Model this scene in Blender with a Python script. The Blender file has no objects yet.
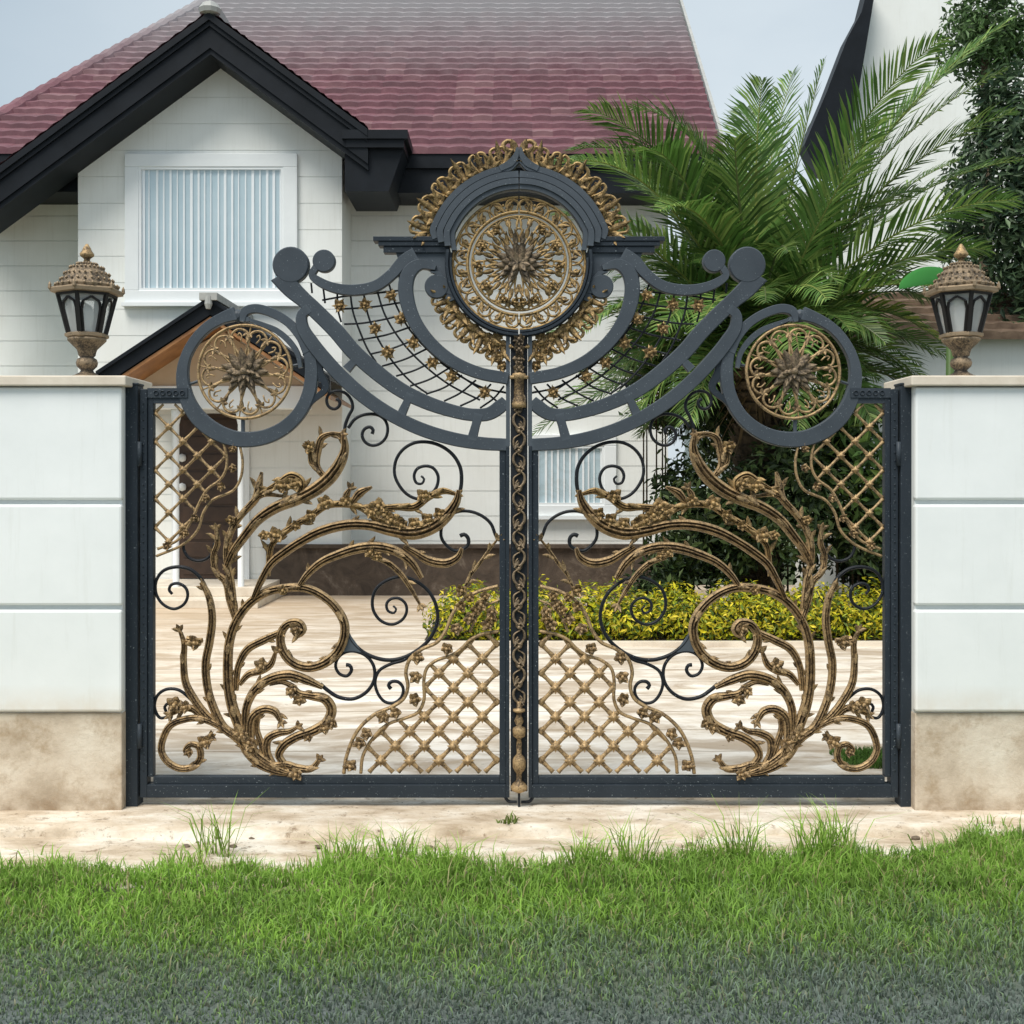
import bpy, math, random
import numpy as np
from mathutils import Vector, Matrix
random.seed(7)
rng = np.random.default_rng(11)
PI = math.pi
col = bpy.context.scene.collection
F = 1200.0; CAMD = 6.0; CH = 1.62; HY = 480.0
def P(px, py, Y=0.0):
    d = CAMD + Y
    return Vector(((px-512)/F*d, Y, CH-(py-HY)/F*d))
def G(px, py): return ((px-512)/200.0, CH-(py-HY)/200.0)

# ------------------------------------------------------------------ materials
def newmat(name):
    m = bpy.data.materials.new(name); m.use_nodes = True
    nt = m.node_tree
    return m, nt, nt.nodes['Principled BSDF']
def N(nt, t, **kw):
    n = nt.nodes.new(t)
    for k, v in kw.items():
        if k in n.inputs: n.inputs[k].default_value = v
        else: setattr(n, k, v)
    return n
def ramp(nt, fac, stops):
    r = nt.nodes.new('ShaderNodeValToRGB')
    e = r.color_ramp.elements
    while len(e) < len(stops): e.new(0.5)
    for i, (p, c) in enumerate(stops):
        e[i].position = p; e[i].color = (*c, 1)
    nt.links.new(fac, r.inputs[0]); return r.outputs[0]
def mixc(nt, fac, a, b, mode='MIX'):
    m = nt.nodes.new('ShaderNodeMix'); m.data_type = 'RGBA'; m.blend_type = mode
    if isinstance(fac, float): m.inputs[0].default_value = fac
    else: nt.links.new(fac, m.inputs[0])
    for i, v in ((6, a), (7, b)):
        if isinstance(v, tuple): m.inputs[i].default_value = (*v, 1)
        else: nt.links.new(v, m.inputs[i])
    return m.outputs[2]
def noise(nt, scale, detail=6, rough=.6, stretch=None, dist=0.0):
    tc = N(nt, 'ShaderNodeNewGeometry')
    out = tc.outputs['Position']
    if stretch:
        mp = N(nt, 'ShaderNodeMapping'); mp.inputs['Scale'].default_value = stretch
        nt.links.new(out, mp.inputs[0]); out = mp.outputs[0]
    n = N(nt, 'ShaderNodeTexNoise', Scale=scale, Detail=detail, Roughness=rough, Distortion=dist)
    nt.links.new(out, n.inputs['Vector'])
    return n.outputs['Fac']
def mrange(nt, v, a, b, c=0.0, d=1.0):
    m = N(nt, 'ShaderNodeMapRange')
    for i, x in zip((1,2,3,4), (a,b,c,d)): m.inputs[i].default_value = x
    nt.links.new(v, m.inputs[0]); return m.outputs[0]
def bump(nt, bs, h, strength=.3, dist=.01):
    b = N(nt, 'ShaderNodeBump', Strength=strength, Distance=dist)
    nt.links.new(h, b.inputs['Height']); nt.links.new(b.outputs[0], bs.inputs['Normal'])
def posz(nt, axis='Z'):
    g = N(nt, 'ShaderNodeNewGeometry'); s = N(nt, 'ShaderNodeSeparateXYZ')
    nt.links.new(g.outputs['Position'], s.inputs[0]); return s.outputs[axis]

def mat_plain(name, c0, c1, scale=4, rough=.7, bstr=.15, bscale=60, metal=0.0, bdist=.004, spec=.5):
    m, nt, bs = newmat(name)
    n = noise(nt, scale)
    nt.links.new(ramp(nt, n, [(.3, c0), (.7, c1)]), bs.inputs['Base Color'])
    bs.inputs['Roughness'].default_value = rough; bs.inputs['Metallic'].default_value = metal
    bs.inputs['Specular IOR Level'].default_value = spec
    bump(nt, bs, noise(nt, bscale, 4), bstr, bdist)
    return m

def mat_iron(name, c0, c1, edgek=.35):
    m, nt, bs = newmat(name)
    base = ramp(nt, noise(nt, 6), [(.3, c0), (.7, c1)])
    # dust specks and worn edges
    v = noise(nt, 150, 2, .5)
    speck = mrange(nt, v, .69, .76)
    c = mixc(nt, speck, base, (.32, .36, .38))
    g = N(nt, 'ShaderNodeNewGeometry')
    edge = mrange(nt, g.outputs['Pointiness'], .53, .62, 0, edgek)
    c = mixc(nt, edge, c, (.13, .155, .18))
    nt.links.new(c, bs.inputs['Base Color'])
    bs.inputs['Roughness'].default_value = .48; bs.inputs['Specular IOR Level'].default_value = .22
    bump(nt, bs, noise(nt, 90, 4), .25, .002)
    return m
def mat_gold(name, dark, mid, bright):
    m, nt, bs = newmat(name)
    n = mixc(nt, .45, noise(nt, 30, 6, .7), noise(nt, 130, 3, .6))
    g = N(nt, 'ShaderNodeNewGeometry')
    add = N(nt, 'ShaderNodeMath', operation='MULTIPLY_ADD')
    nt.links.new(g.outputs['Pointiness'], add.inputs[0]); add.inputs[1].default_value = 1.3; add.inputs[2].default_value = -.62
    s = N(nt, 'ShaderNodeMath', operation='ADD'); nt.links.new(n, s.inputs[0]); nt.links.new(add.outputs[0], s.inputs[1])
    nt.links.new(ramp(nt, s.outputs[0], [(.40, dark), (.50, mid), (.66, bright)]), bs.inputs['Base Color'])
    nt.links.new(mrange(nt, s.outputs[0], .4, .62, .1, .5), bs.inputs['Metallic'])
    bs.inputs['Roughness'].default_value = .62
    bump(nt, bs, noise(nt, 120, 4), .5, .003)
    return m
M = {}
M['iron'] = mat_iron('blue_grey_iron', (.036, .045, .056), (.055, .067, .081))
M['iron_dark'] = mat_iron('dark_navy_iron', (.0075, .013, .020), (.014, .021, .030), .22)
M['iron_black'] = mat_iron('black_iron', (.005, .006, .008), (.010, .012, .016), .06)
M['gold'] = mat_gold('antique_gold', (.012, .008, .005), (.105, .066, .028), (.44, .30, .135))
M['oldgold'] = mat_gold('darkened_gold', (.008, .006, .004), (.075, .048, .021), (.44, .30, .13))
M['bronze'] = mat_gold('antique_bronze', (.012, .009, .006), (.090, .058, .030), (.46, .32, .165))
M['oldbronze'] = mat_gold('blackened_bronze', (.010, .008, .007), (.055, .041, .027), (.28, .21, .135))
M['white_trim'] = mat_plain('white_trim_paint', (.74,.77,.78), (.80,.83,.84), 2, .5, .05)
M['fascia'] = mat_plain('black_painted_fascia', (.004,.006,.009), (.009,.012,.017), 3, .5, .1, spec=.2)
M['cap'] = mat_plain('beige_coping_stone', (.60,.52,.42), (.76,.69,.58), 5, .85, .3, 40)
M['soffit_wood'] = mat_plain('orange_brown_timber', (.20,.085,.028), (.36,.17,.06), 6, .5, .2, 30)
M['pediment'] = mat_plain('beige_pediment_plaster', (.48,.36,.24), (.56,.44,.31), 3, .8)
M['lead'] = mat_plain('grey_ridge_cap', (.30,.31,.30), (.42,.42,.40), 8, .6)

def mat_siding():
    m, nt, bs = newmat('white_lap_siding')
    n = noise(nt, 1.1, 5); n2 = noise(nt, 3.0, 5, .6, (6, 6, .4))
    c = ramp(nt, n, [(.3, (.76,.77,.74)), (.7, (.84,.86,.84))])
    c = mixc(nt, mrange(nt, n2, .52, .8, 0, .35), c, (.58,.58,.53))
    nt.links.new(c, bs.inputs['Base Color']); bs.inputs['Roughness'].default_value = .6
    bump(nt, bs, noise(nt, 20, 4), .1, .006)
    return m
M['siding'] = mat_siding()
def mat_render_panel():
    m, nt, bs = newmat('painted_render_panel')
    n = noise(nt, 1.6, 5)
    c = ramp(nt, n, [(.3, (.77,.80,.79)), (.7, (.86,.885,.875))])
    # rain streaks and a faint rusty wash low on the wall
    st = noise(nt, 2.2, 6, .7, (9, 9, .7))
    c = mixc(nt, mrange(nt, st, .56, .85, 0, .32), c, (.55,.56,.50))
    z = posz(nt)
    low = N(nt, 'ShaderNodeMath', operation='MULTIPLY'); nt.links.new(mrange(nt, z, .62, .45, 0, 1), low.inputs[0]); nt.links.new(mrange(nt, noise(nt, 5, 6), .35, .65, .1, .75), low.inputs[1])
    c = mixc(nt, low.outputs[0], c, (.66,.56,.43))
    nt.links.new(c, bs.inputs['Base Color']); bs.inputs['Roughness'].default_value = .6
    bump(nt, bs, noise(nt, 18, 5), .12, .006)
    return m
M['panel'] = mat_render_panel()
def mat_base_render():
    m, nt, bs = newmat('stained_concrete_base')
    n = noise(nt, 3.5, 8, .65)
    c = ramp(nt, n, [(.3, (.42,.34,.25)), (.5, (.60,.51,.40)), (.72, (.74,.67,.56))])
    c = mixc(nt, mrange(nt, noise(nt, 6, 9, .75), .50, .68, 0, .7), c, (.34,.24,.14))
    low = N(nt, 'ShaderNodeMath', operation='MULTIPLY'); nt.links.new(mrange(nt, posz(nt), .12, .0, 0, 1), low.inputs[0]); nt.links.new(mrange(nt, noise(nt, 9, 6), .4, .65, 0, .8), low.inputs[1])
    c = mixc(nt, low.outputs[0], c, (.24,.16,.09))
    nt.links.new(c, bs.inputs['Base Color']); bs.inputs['Roughness'].default_value = .9
    bump(nt, bs, noise(nt, 30, 8, .7), .5, .01)
    return m
M['wall_base'] = mat_base_render()
def mat_concrete():
    m, nt, bs = newmat('pale_weathered_concrete')
    n = noise(nt, 2.2, 9, .65, (1, 2.5, 1))
    c = ramp(nt, n, [(.30, (.34,.25,.16)), (.47, (.60,.50,.38)), (.62, (.80,.74,.64))])
    n2 = noise(nt, 14, 8, .75)
    c = mixc(nt, mrange(nt, n2, .56, .66, 0, .85), c, (.22,.15,.09))
    c = mixc(nt, mrange(nt, noise(nt, 46, 3), .68, .74, 0, .9), c, (.07,.05,.03))
    nt.links.new(c, bs.inputs['Base Color']); bs.inputs['Roughness'].default_value = .9
    bump(nt, bs, noise(nt, 25, 8, .75), .7, .02)
    return m
M['concrete'] = mat_concrete()
def mat_driveway():
    m, nt, bs = newmat('pale_beige_paving')
    n = noise(nt, 2.0, 9, .68, (1, 2.0, 1), .6); y = posz(nt, 'Y')
    c = ramp(nt, n, [(.3, (.58,.49,.38)), (.48, (.74,.68,.59)), (.66, (.86,.82,.76))])
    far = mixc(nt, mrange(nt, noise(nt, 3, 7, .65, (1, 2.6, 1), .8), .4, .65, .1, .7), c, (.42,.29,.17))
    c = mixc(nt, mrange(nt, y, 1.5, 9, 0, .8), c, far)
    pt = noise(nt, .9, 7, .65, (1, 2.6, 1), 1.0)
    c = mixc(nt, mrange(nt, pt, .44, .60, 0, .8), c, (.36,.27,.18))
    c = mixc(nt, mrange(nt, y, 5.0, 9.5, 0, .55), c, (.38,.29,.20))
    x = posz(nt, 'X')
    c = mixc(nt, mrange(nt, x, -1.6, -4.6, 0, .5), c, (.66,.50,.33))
    # joint lines across the drive and dark chips
    w = N(nt, 'ShaderNodeMath', operation='FRACT'); mm = N(nt, 'ShaderNodeMath', operation='MULTIPLY')
    nz = N(nt, 'ShaderNodeMath', operation='MULTIPLY_ADD'); nt.links.new(noise(nt, 1.5, 4), nz.inputs[0]); nz.inputs[1].default_value = .05; nt.links.new(y, nz.inputs[2])
    nt.links.new(nz.outputs[0], mm.inputs[0]); mm.inputs[1].default_value = 1/.62; nt.links.new(mm.outputs[0], w.inputs[0])
    line = mrange(nt, w.outputs[0], .955, .985, 0, .85)
    c = mixc(nt, line, c, (.25,.18,.11))
    c = mixc(nt, mrange(nt, noise(nt, 15, 4, .6, (1, 2.2, 1)), .69, .74, 0, .9), c, (.09,.065,.04))
    nt.links.new(c, bs.inputs['Base Color']); bs.inputs['Roughness'].default_value = .85
    bump(nt, bs, noise(nt, 22, 8, .7), .35, .01)
    return m
M['driveway'] = mat_driveway()
def mat_soil():
    m, nt, bs = newmat('verge_soil')
    y = posz(nt, 'Y')
    n = noise(nt, 12, 8, .7)
    c = ramp(nt, n, [(.3, (.05,.07,.025)), (.55, (.10,.13,.05)), (.75, (.20,.20,.11))])
    g = ramp(nt, noise(nt, 40, 6, .7), [(.3, (.07,.09,.09)), (.7, (.16,.19,.19))])
    s = N(nt, 'ShaderNodeMath', operation='MULTIPLY_ADD'); nt.links.new(noise(nt, 2.0, 6), s.inputs[0]); s.inputs[1].default_value = .9; nt.links.new(y, s.inputs[2])
    c = mixc(nt, mrange(nt, s.outputs[0], -1.0, -1.9), c, g)
    nt.links.new(c, bs.inputs['Base Color']); bs.inputs['Roughness'].default_value = .95
    bump(nt, bs, noise(nt, 60, 6), .8, .02)
    return m
M['soil'] = mat_soil()
def mat_vcol(name, rough=.55, trans=.25, spec=.3):
    m, nt, bs = newmat(name)
    a = N(nt, 'ShaderNodeAttribute', attribute_name='Col')
    nt.links.new(a.outputs['Color'], bs.inputs['Base Color'])
    bs.inputs['Roughness'].default_value = rough; bs.inputs['Specular IOR Level'].default_value = spec
    t = N(nt, 'ShaderNodeBsdfTranslucent'); mx = N(nt, 'ShaderNodeMixShader'); mx.inputs[0].default_value = trans
    nt.links.new(a.outputs['Color'], t.inputs[0])
    out = nt.nodes['Material Output']
    nt.links.new(bs.outputs[0], mx.inputs[1]); nt.links.new(t.outputs[0], mx.inputs[2]); nt.links.new(mx.outputs[0], out.inputs[0])
    return m
M['leaf'] = mat_vcol('leaf_green', .5, .25)
M['frond'] = mat_vcol('palm_frond_green', .45, .3, .45)
M['grass'] = mat_vcol('grass_blades', .6, .35, .2)
M['bark'] = mat_plain('palm_bark', (.035,.025,.015), (.14,.10,.06), 14, .95, .9, 40, bdist=.03)
def mat_tiles():
    m, nt, bs = newmat('maroon_clay_tiles')
    n = noise(nt, 3, 6); z = posz(nt)
    c = ramp(nt, n, [(.3, (.110,.036,.050)), (.7, (.185,.072,.090))])
    c = mixc(nt, mrange(nt, noise(nt, 9, 6, .7), .5, .75, 0, .5), c, (.24,.12,.13))
    g0 = N(nt, 'ShaderNodeNewGeometry'); sn = N(nt, 'ShaderNodeVectorMath', operation='SNAP'); nt.links.new(g0.outputs['Position'], sn.inputs[0]); sn.inputs[1].default_value = (.30, 50, .19)
    wn = N(nt, 'ShaderNodeTexWhiteNoise'); nt.links.new(sn.outputs[0], wn.inputs['Vector'])
    c = mixc(nt, mrange(nt, wn.outputs['Value'], .35, 1, 0, .45), c, (.085,.040,.045))
    c = mixc(nt, mrange(nt, wn.outputs['Value'], .25, 0, 0, .45), c, (.25,.15,.15))
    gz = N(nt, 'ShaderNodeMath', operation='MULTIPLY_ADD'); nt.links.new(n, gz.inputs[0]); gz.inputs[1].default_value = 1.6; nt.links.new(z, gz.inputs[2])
    c = mixc(nt, mrange(nt, gz.outputs[0], 9.0, 11.6, 0, .85), c, (.27,.27,.28))  # distance haze painted into the colour: tiles fade to grey towards the ridge
    nt.links.new(c, bs.inputs['Base Color']); bs.inputs['Roughness'].default_value = .55
    bump(nt, bs, noise(nt, 30, 5), .2, .01)
    return m
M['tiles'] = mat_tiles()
M['brown_tiles'] = mat_plain('brown_clay_tiles', (.09,.055,.035), (.22,.15,.10), 7, .8, .5, 20)
def mat_stone():
    m, nt, bs = newmat('dark_brown_stone')
    n = noise(nt, 2.4, 9, .7, None, 1.2)
    c = ramp(nt, n, [(.3, (.030,.021,.015)), (.55, (.080,.058,.042)), (.78, (.24,.20,.16))])
    nt.links.new(c, bs.inputs['Base Color']); bs.inputs['Roughness'].default_value = .85
    bump(nt, bs, noise(nt, 9, 8), .5, .03)
    return m
M['stone'] = mat_stone()
M['pebble'] = mat_plain('dark_stone_chip', (.06,.045,.03), (.22,.17,.12), 30, .9)
M['door'] = mat_plain('dark_brown_timber', (.028,.014,.008), (.062,.032,.018), 5, .5, .3, 30)
M['blind'] = mat_plain('white_blind_slat', (.90,.93,.94), (.94,.96,.97), 3, .7, .02)
M['blind_back'] = mat_plain('pale_blue_interior', (.46,.60,.66), (.56,.68,.73), 2, .8, .02)
M['lamp_white'] = mat_plain('frosted_bulb', (.8,.8,.78), (.88,.88,.86), 4, .3, .02)
def mat_glass():
    m, nt, bs = newmat('window_glass')
    nt.nodes.remove(bs)
    t = N(nt, 'ShaderNodeBsdfTransparent'); t.inputs[0].default_value = (1,1,1,1)
    g = N(nt, 'ShaderNodeBsdfGlossy'); g.inputs['Roughness'].default_value = .03; g.inputs[0].default_value = (.95,.98,1,1)
    fr = N(nt, 'ShaderNodeLayerWeight', Blend=.25)
    mx = N(nt, 'ShaderNodeMixShader')
    nt.links.new(mrange(nt, fr.outputs['Facing'], 0, 1, .10, .7), mx.inputs[0])
    nt.links.new(t.outputs[0], mx.inputs[1]); nt.links.new(g.outputs[0], mx.inputs[2])
    nt.links.new(mx.outputs[0], nt.nodes['Material Output'].inputs[0])
    return m
M['glass'] = mat_glass()
m_, nt_, bs_ = newmat('lantern_glass')
bs_.inputs['Base Color'].default_value = (.85,.87,.85,1); bs_.inputs['Roughness'].default_value = .15; bs_.inputs['Alpha'].default_value = .42
M['lampglass'] = m_

# ------------------------------------------------------------------ helpers
def tag(o, label=None, cat=None, group=None, kind=None):
    if label: o['label'] = label
    if cat: o['category'] = cat
    if group: o['group'] = group
    if kind: o['kind'] = kind
    return o
def empty(name, loc, label, cat, group=None):
    o = bpy.data.objects.new(name, None); col.objects.link(o); o.location = loc
    o.empty_display_size = .1
    return tag(o, label, cat, group)
def world_loc(o):
    v = Vector((0,0,0))
    while o: v += o.location; o = o.parent
    return v
AX = (519-512)/200.0
class MB:
    def __init__(s): s.v = []; s.f = []; s.c = []
    def add(s, vs, fs, c=None):
        b = len(s.v); s.v += [tuple(v) for v in vs]; s.f += [tuple(i+b for i in f) for f in fs]
        if c is not None: s.c += [c]*len(vs)
    def box(s, a, b):
        (x0,y0,z0),(x1,y1,z1) = a, b
        s.add([(x0,y0,z0),(x1,y0,z0),(x1,y1,z0),(x0,y1,z0),(x0,y0,z1),(x1,y0,z1),(x1,y1,z1),(x0,y1,z1)],
              [(0,3,2,1),(4,5,6,7),(0,1,5,4),(1,2,6,5),(2,3,7,6),(3,0,4,7)])
    def prism(s, poly, y0, y1):      # poly: list of (x,z); extruded y0 (front) -> y1
        n = len(poly)
        s.add([(x,y0,z) for x,z in poly]+[(x,y1,z) for x,z in poly],
              [tuple(range(n)), tuple(range(2*n-1,n-1,-1))]+[(i,i+n,(i+1)%n+n,(i+1)%n) for i in range(n)])
    def lathe(s, prof, cx, cy, n=16, z0=0, rot=0):
        base = len(s.v)
        vs = []
        for r, z in prof:
            for k in range(n):
                a = 2*PI*k/n+rot; vs.append((cx+r*math.cos(a), cy+r*math.sin(a), z0+z))
        fs = []
        for i in range(len(prof)-1):
            for k in range(n):
                fs.append((i*n+k, i*n+(k+1)%n, (i+1)*n+(k+1)%n, (i+1)*n+k))
        fs.append(tuple(range(n-1,-1,-1))); fs.append(tuple(range((len(prof)-1)*n, len(prof)*n)))
        s.add(vs, fs)
    def build(s, name, mat, parent=None, smooth=False, mirror=False, label=None, bevel=0):
        me = bpy.data.meshes.new(name)
        v = np.array(s.v, dtype=float).reshape(-1,3)
        f = s.f
        if mirror:
            v[:,0] = 2*AX-v[:,0]; f = [t[::-1] for t in f]
        off = np.array(world_loc(parent)) if parent else np.zeros(3)
        v = v-off
        me.from_pydata(v.tolist(), [], f); me.update()
        if s.c:
            ca = me.color_attributes.new('Col', 'FLOAT_COLOR', 'POINT')
            arr = np.ones((len(v),4)); arr[:,:3] = np.array(s.c); ca.data.foreach_set('color', arr.ravel())
        if smooth:
            for p in me.polygons: p.use_smooth = True
        me.materials.append(mat)
        o = bpy.data.objects.new(name, me); col.objects.link(o)
        if parent: o.parent = parent
        if bevel:
            b = o.modifiers.new('bevel', 'BEVEL'); b.width = bevel; b.segments = 2; b.limit_method = 'ANGLE'; b.angle_limit = .6
        if label: o['label'] = label
        return o

def catmull(pts, step=2.5, closed=False):
    p = [np.array(q, float) for q in pts]; n = len(p); out = []; ts = []
    if n == 2 and not closed:
        L = np.linalg.norm(p[1]-p[0]); k = max(2, int(L/step))
        return [p[0]+(p[1]-p[0])*i/k for i in range(k+1)], [i/k for i in range(k+1)]
    segs = n if closed else n-1
    for i in range(segs):
        if closed: a,b,c,d = p[(i-1)%n], p[i], p[(i+1)%n], p[(i+2)%n]
        else: a,b,c,d = (p[i-1] if i>0 else 2*p[0]-p[1]), p[i], p[i+1], (p[i+2] if i+2<n else 2*p[-1]-p[-2])
        # centripetal
        t0=0; t1=t0+max(np.linalg.norm(b-a),1e-6)**.5; t2=t1+max(np.linalg.norm(c-b),1e-6)**.5; t3=t2+max(np.linalg.norm(d-c),1e-6)**.5
        k = max(2, int(np.linalg.norm(c-b)/step+.5))
        for j in range(k):
            t = t1+(t2-t1)*j/k
            A1=(t1-t)/(t1-t0)*a+(t-t0)/(t1-t0)*b; A2=(t2-t)/(t2-t1)*b+(t-t1)/(t2-t1)*c; A3=(t3-t)/(t3-t2)*c+(t-t2)/(t3-t2)*d
            B1=(t2-t)/(t2-t0)*A1+(t-t0)/(t2-t0)*A2; B2=(t3-t)/(t3-t1)*A2+(t-t1)/(t3-t1)*A3
            out.append((t2-t)/(t2-t1)*B1+(t-t1)/(t2-t1)*B2); ts.append((i+j/k)/segs)
    if not closed: out.append(p[-1]); ts.append(1.0)
    return out, ts
PROF = {
 'flat': [(-1,-.75),(-.88,-1),(.88,-1),(1,-.75),(1,.75),(.88,1),(-.88,1),(-1,.75)],
 'step': [(-1,-.4),(-.62,-.45),(-.55,-1),(.55,-1),(.62,-.45),(1,-.4),(1,1),(-1,1)],
 'round': [(math.cos(a),math.sin(a)) for a in [2*PI*k/8+PI for k in range(8)]],
 'acan': [(-1,.1),(-.88,-.55),(-.55,-.95),(-.34,-.45),(0,-1.1),(.34,-.45),(.55,-.95),(.88,-.55),(1,.1),(.5,.7),(-.5,.7)],
}
def sweep(mb, pts, w, depth, prof='flat', y=0.0, closed=False, step=2.5, scale=200.0, raw=False):
    """pts in gate-plane pixels (or metres if raw), w full width list in px, depth full thickness in px"""
    c, ts = catmull(pts, step, closed)
    n = len(c); P_ = PROF[prof]; k = len(P_)
    if not hasattr(w, '__len__'): w = [w, w]
    if not hasattr(depth, '__len__'): depth = [depth, depth]
    vs = []
    for i, q in enumerate(c):
        if closed: t = c[(i+1)%n]-c[i-1]
        else: t = c[min(i+1,n-1)]-c[max(i-1,0)]
        L = np.linalg.norm(t) or 1; t = t/L; nrm = np.array((-t[1], t[0]))
        s = ts[i]; wi = np.interp(s, np.linspace(0,1,len(w)), w)/2; di = np.interp(s, np.linspace(0,1,len(depth)), depth)/2
        for a, b in P_:
            q2 = q+nrm*a*wi
            x, z = G(q2[0], q2[1]); vs.append((x, y+b*di/scale, z))
    fs = []
    for i in range(n if closed else n-1):
        j = (i+1)%n
        for m_ in range(k): fs.append((i*k+m_, i*k+(m_+1)%k, j*k+(m_+1)%k, j*k+m_))
    if not closed:
        fs.append(tuple(range(k-1,-1,-1))); fs.append(tuple(range((n-1)*k, n*k)))
    mb.add(vs, fs)
    return c
def leafblade(mb, base, ang, L, W, y=0.0, lift=.02, bend=0.0):
    """curled gold leaf: folded blade, tip lifting towards the viewer. ang in image degrees (0=right, 90=up)"""
    a = math.radians(ang); n = 5; vs = []; x0, y0 = base
    px, py = float(x0), float(y0)
    for i in range(n+1):
        s = i/n; w = W*math.sin(PI*(0.15+.85*s))**.8 if s < 1 else .2
        aa = a+bend*s; dx, dy = math.cos(aa), -math.sin(aa); nx, ny = -dy, dx
        yy = y-lift*s*s
        for k, h in ((-1,.004),(-.5,-.005),(0,-.007),(.5,-.005),(1,.004)):
            X, Z = G(px+nx*w*k/2, py+ny*w*k/2); vs.append((X, yy-.004+h*min(1,W/8), Z))
        px += dx*L/n; py += dy*L/n
    fs = [(i*5+k, i*5+k+1, (i+1)*5+k+1, (i+1)*5+k) for i in range(n) for k in range(4)]
    b = len(vs)
    mb.add(vs, fs)
    mb.add([(x,y_+.006,z) for x,y_,z in vs], [f[::-1] for f in fs])
def knob(mb, c, r, y=0.0, d=None):
    d = d or r; vs = []; fs = []; n = 8
    X, Z = G(*c)
    for i, (rr, yy) in enumerate(((1,.25),(1,-.1),(.75,-.65),(.35,-.95))):
        for k in range(n):
            a = 2*PI*k/n; vs.append((X+math.cos(a)*r*rr/200, y+yy*d/200, Z+math.sin(a)*r*rr/200))
    for i in range(3):
        for k in range(n): fs.append((i*n+k, i*n+(k+1)%n, (i+1)*n+(k+1)%n, (i+1)*n+k))
    fs.append(tuple(range(3*n, 4*n)))
    mb.add(vs, fs)
def disc(mb, c, r, depth, y=0.0, n=32):
    vs = []; X, Z = G(*c); fs = []
    for rr, yy in ((1,1),(1,-.7),(.93,-1)):
        for k in range(n):
            a = 2*PI*k/n; vs.append((X+math.cos(a)*r*rr/200, y+yy*depth/400, Z+math.sin(a)*r*rr/200))
    for i in range(2):
        for k in range(n): fs.append((i*n+k, i*n+(k+1)%n, (i+1)*n+(k+1)%n, (i+1)*n+k))
    fs.append(tuple(range(2*n,3*n))); fs.append(tuple(range(n-1,-1,-1)))
    mb.add(vs, fs)
def blossom(mb, c, r, y=0.0, rnd=None, n=5):
    rnd = rnd or random
    a0 = rnd.uniform(0, 72)
    for k in range(n):
        leafblade(mb, c, a0+k*360/n+rnd.uniform(-12,12), r*rnd.uniform(.8,1.15), r*.95, y-.006, rnd.uniform(.0,.03), rnd.uniform(-.5,.5))
    for k in range(4): leafblade(mb, c, a0+40+k*90, r*.6, r*.6, y-.014, .016)
    knob(mb, c, r*.26, y-.024)
def star(mb, c, r, y=0.0, n=6, a0=0):
    X, Z = G(*c); vs = [(X, y-.022, Z)]
    for k in range(2*n):
        a = a0+PI*k/n; rr = (r if k%2==0 else r*.42)/200
        vs.append((X+math.cos(a)*rr, y-(.012 if k%2 else .002), Z+math.sin(a)*rr))
    vs.append((X, y+.006, Z))
    fs = [(0, 1+k, 1+(k+1)%(2*n)) for k in range(2*n)]+[(2*n+1, 1+(k+1)%(2*n), 1+k) for k in range(2*n)]
    mb.add(vs, fs); knob(mb, c, r*.3, y-.018)
def arc(cx, cy, r, a0, a1, n=None):   # image angles, 0=right 90=up
    n = n or max(6, int(abs(a1-a0)*PI/180*r/4))
    return [(cx+r*math.cos(math.radians(a0+(a1-a0)*i/n)), cy-r*math.sin(math.radians(a0+(a1-a0)*i/n))) for i in range(n+1)]
def inpoly(x, y, poly):
    r = False; n = len(poly)
    for i in range(n):
        x1,y1 = poly[i]; x2,y2 = poly[(i+1)%n]
        if (y1>y) != (y2>y) and x < (x2-x1)*(y-y1)/(y2-y1)+x1: r = not r
    return r

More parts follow.
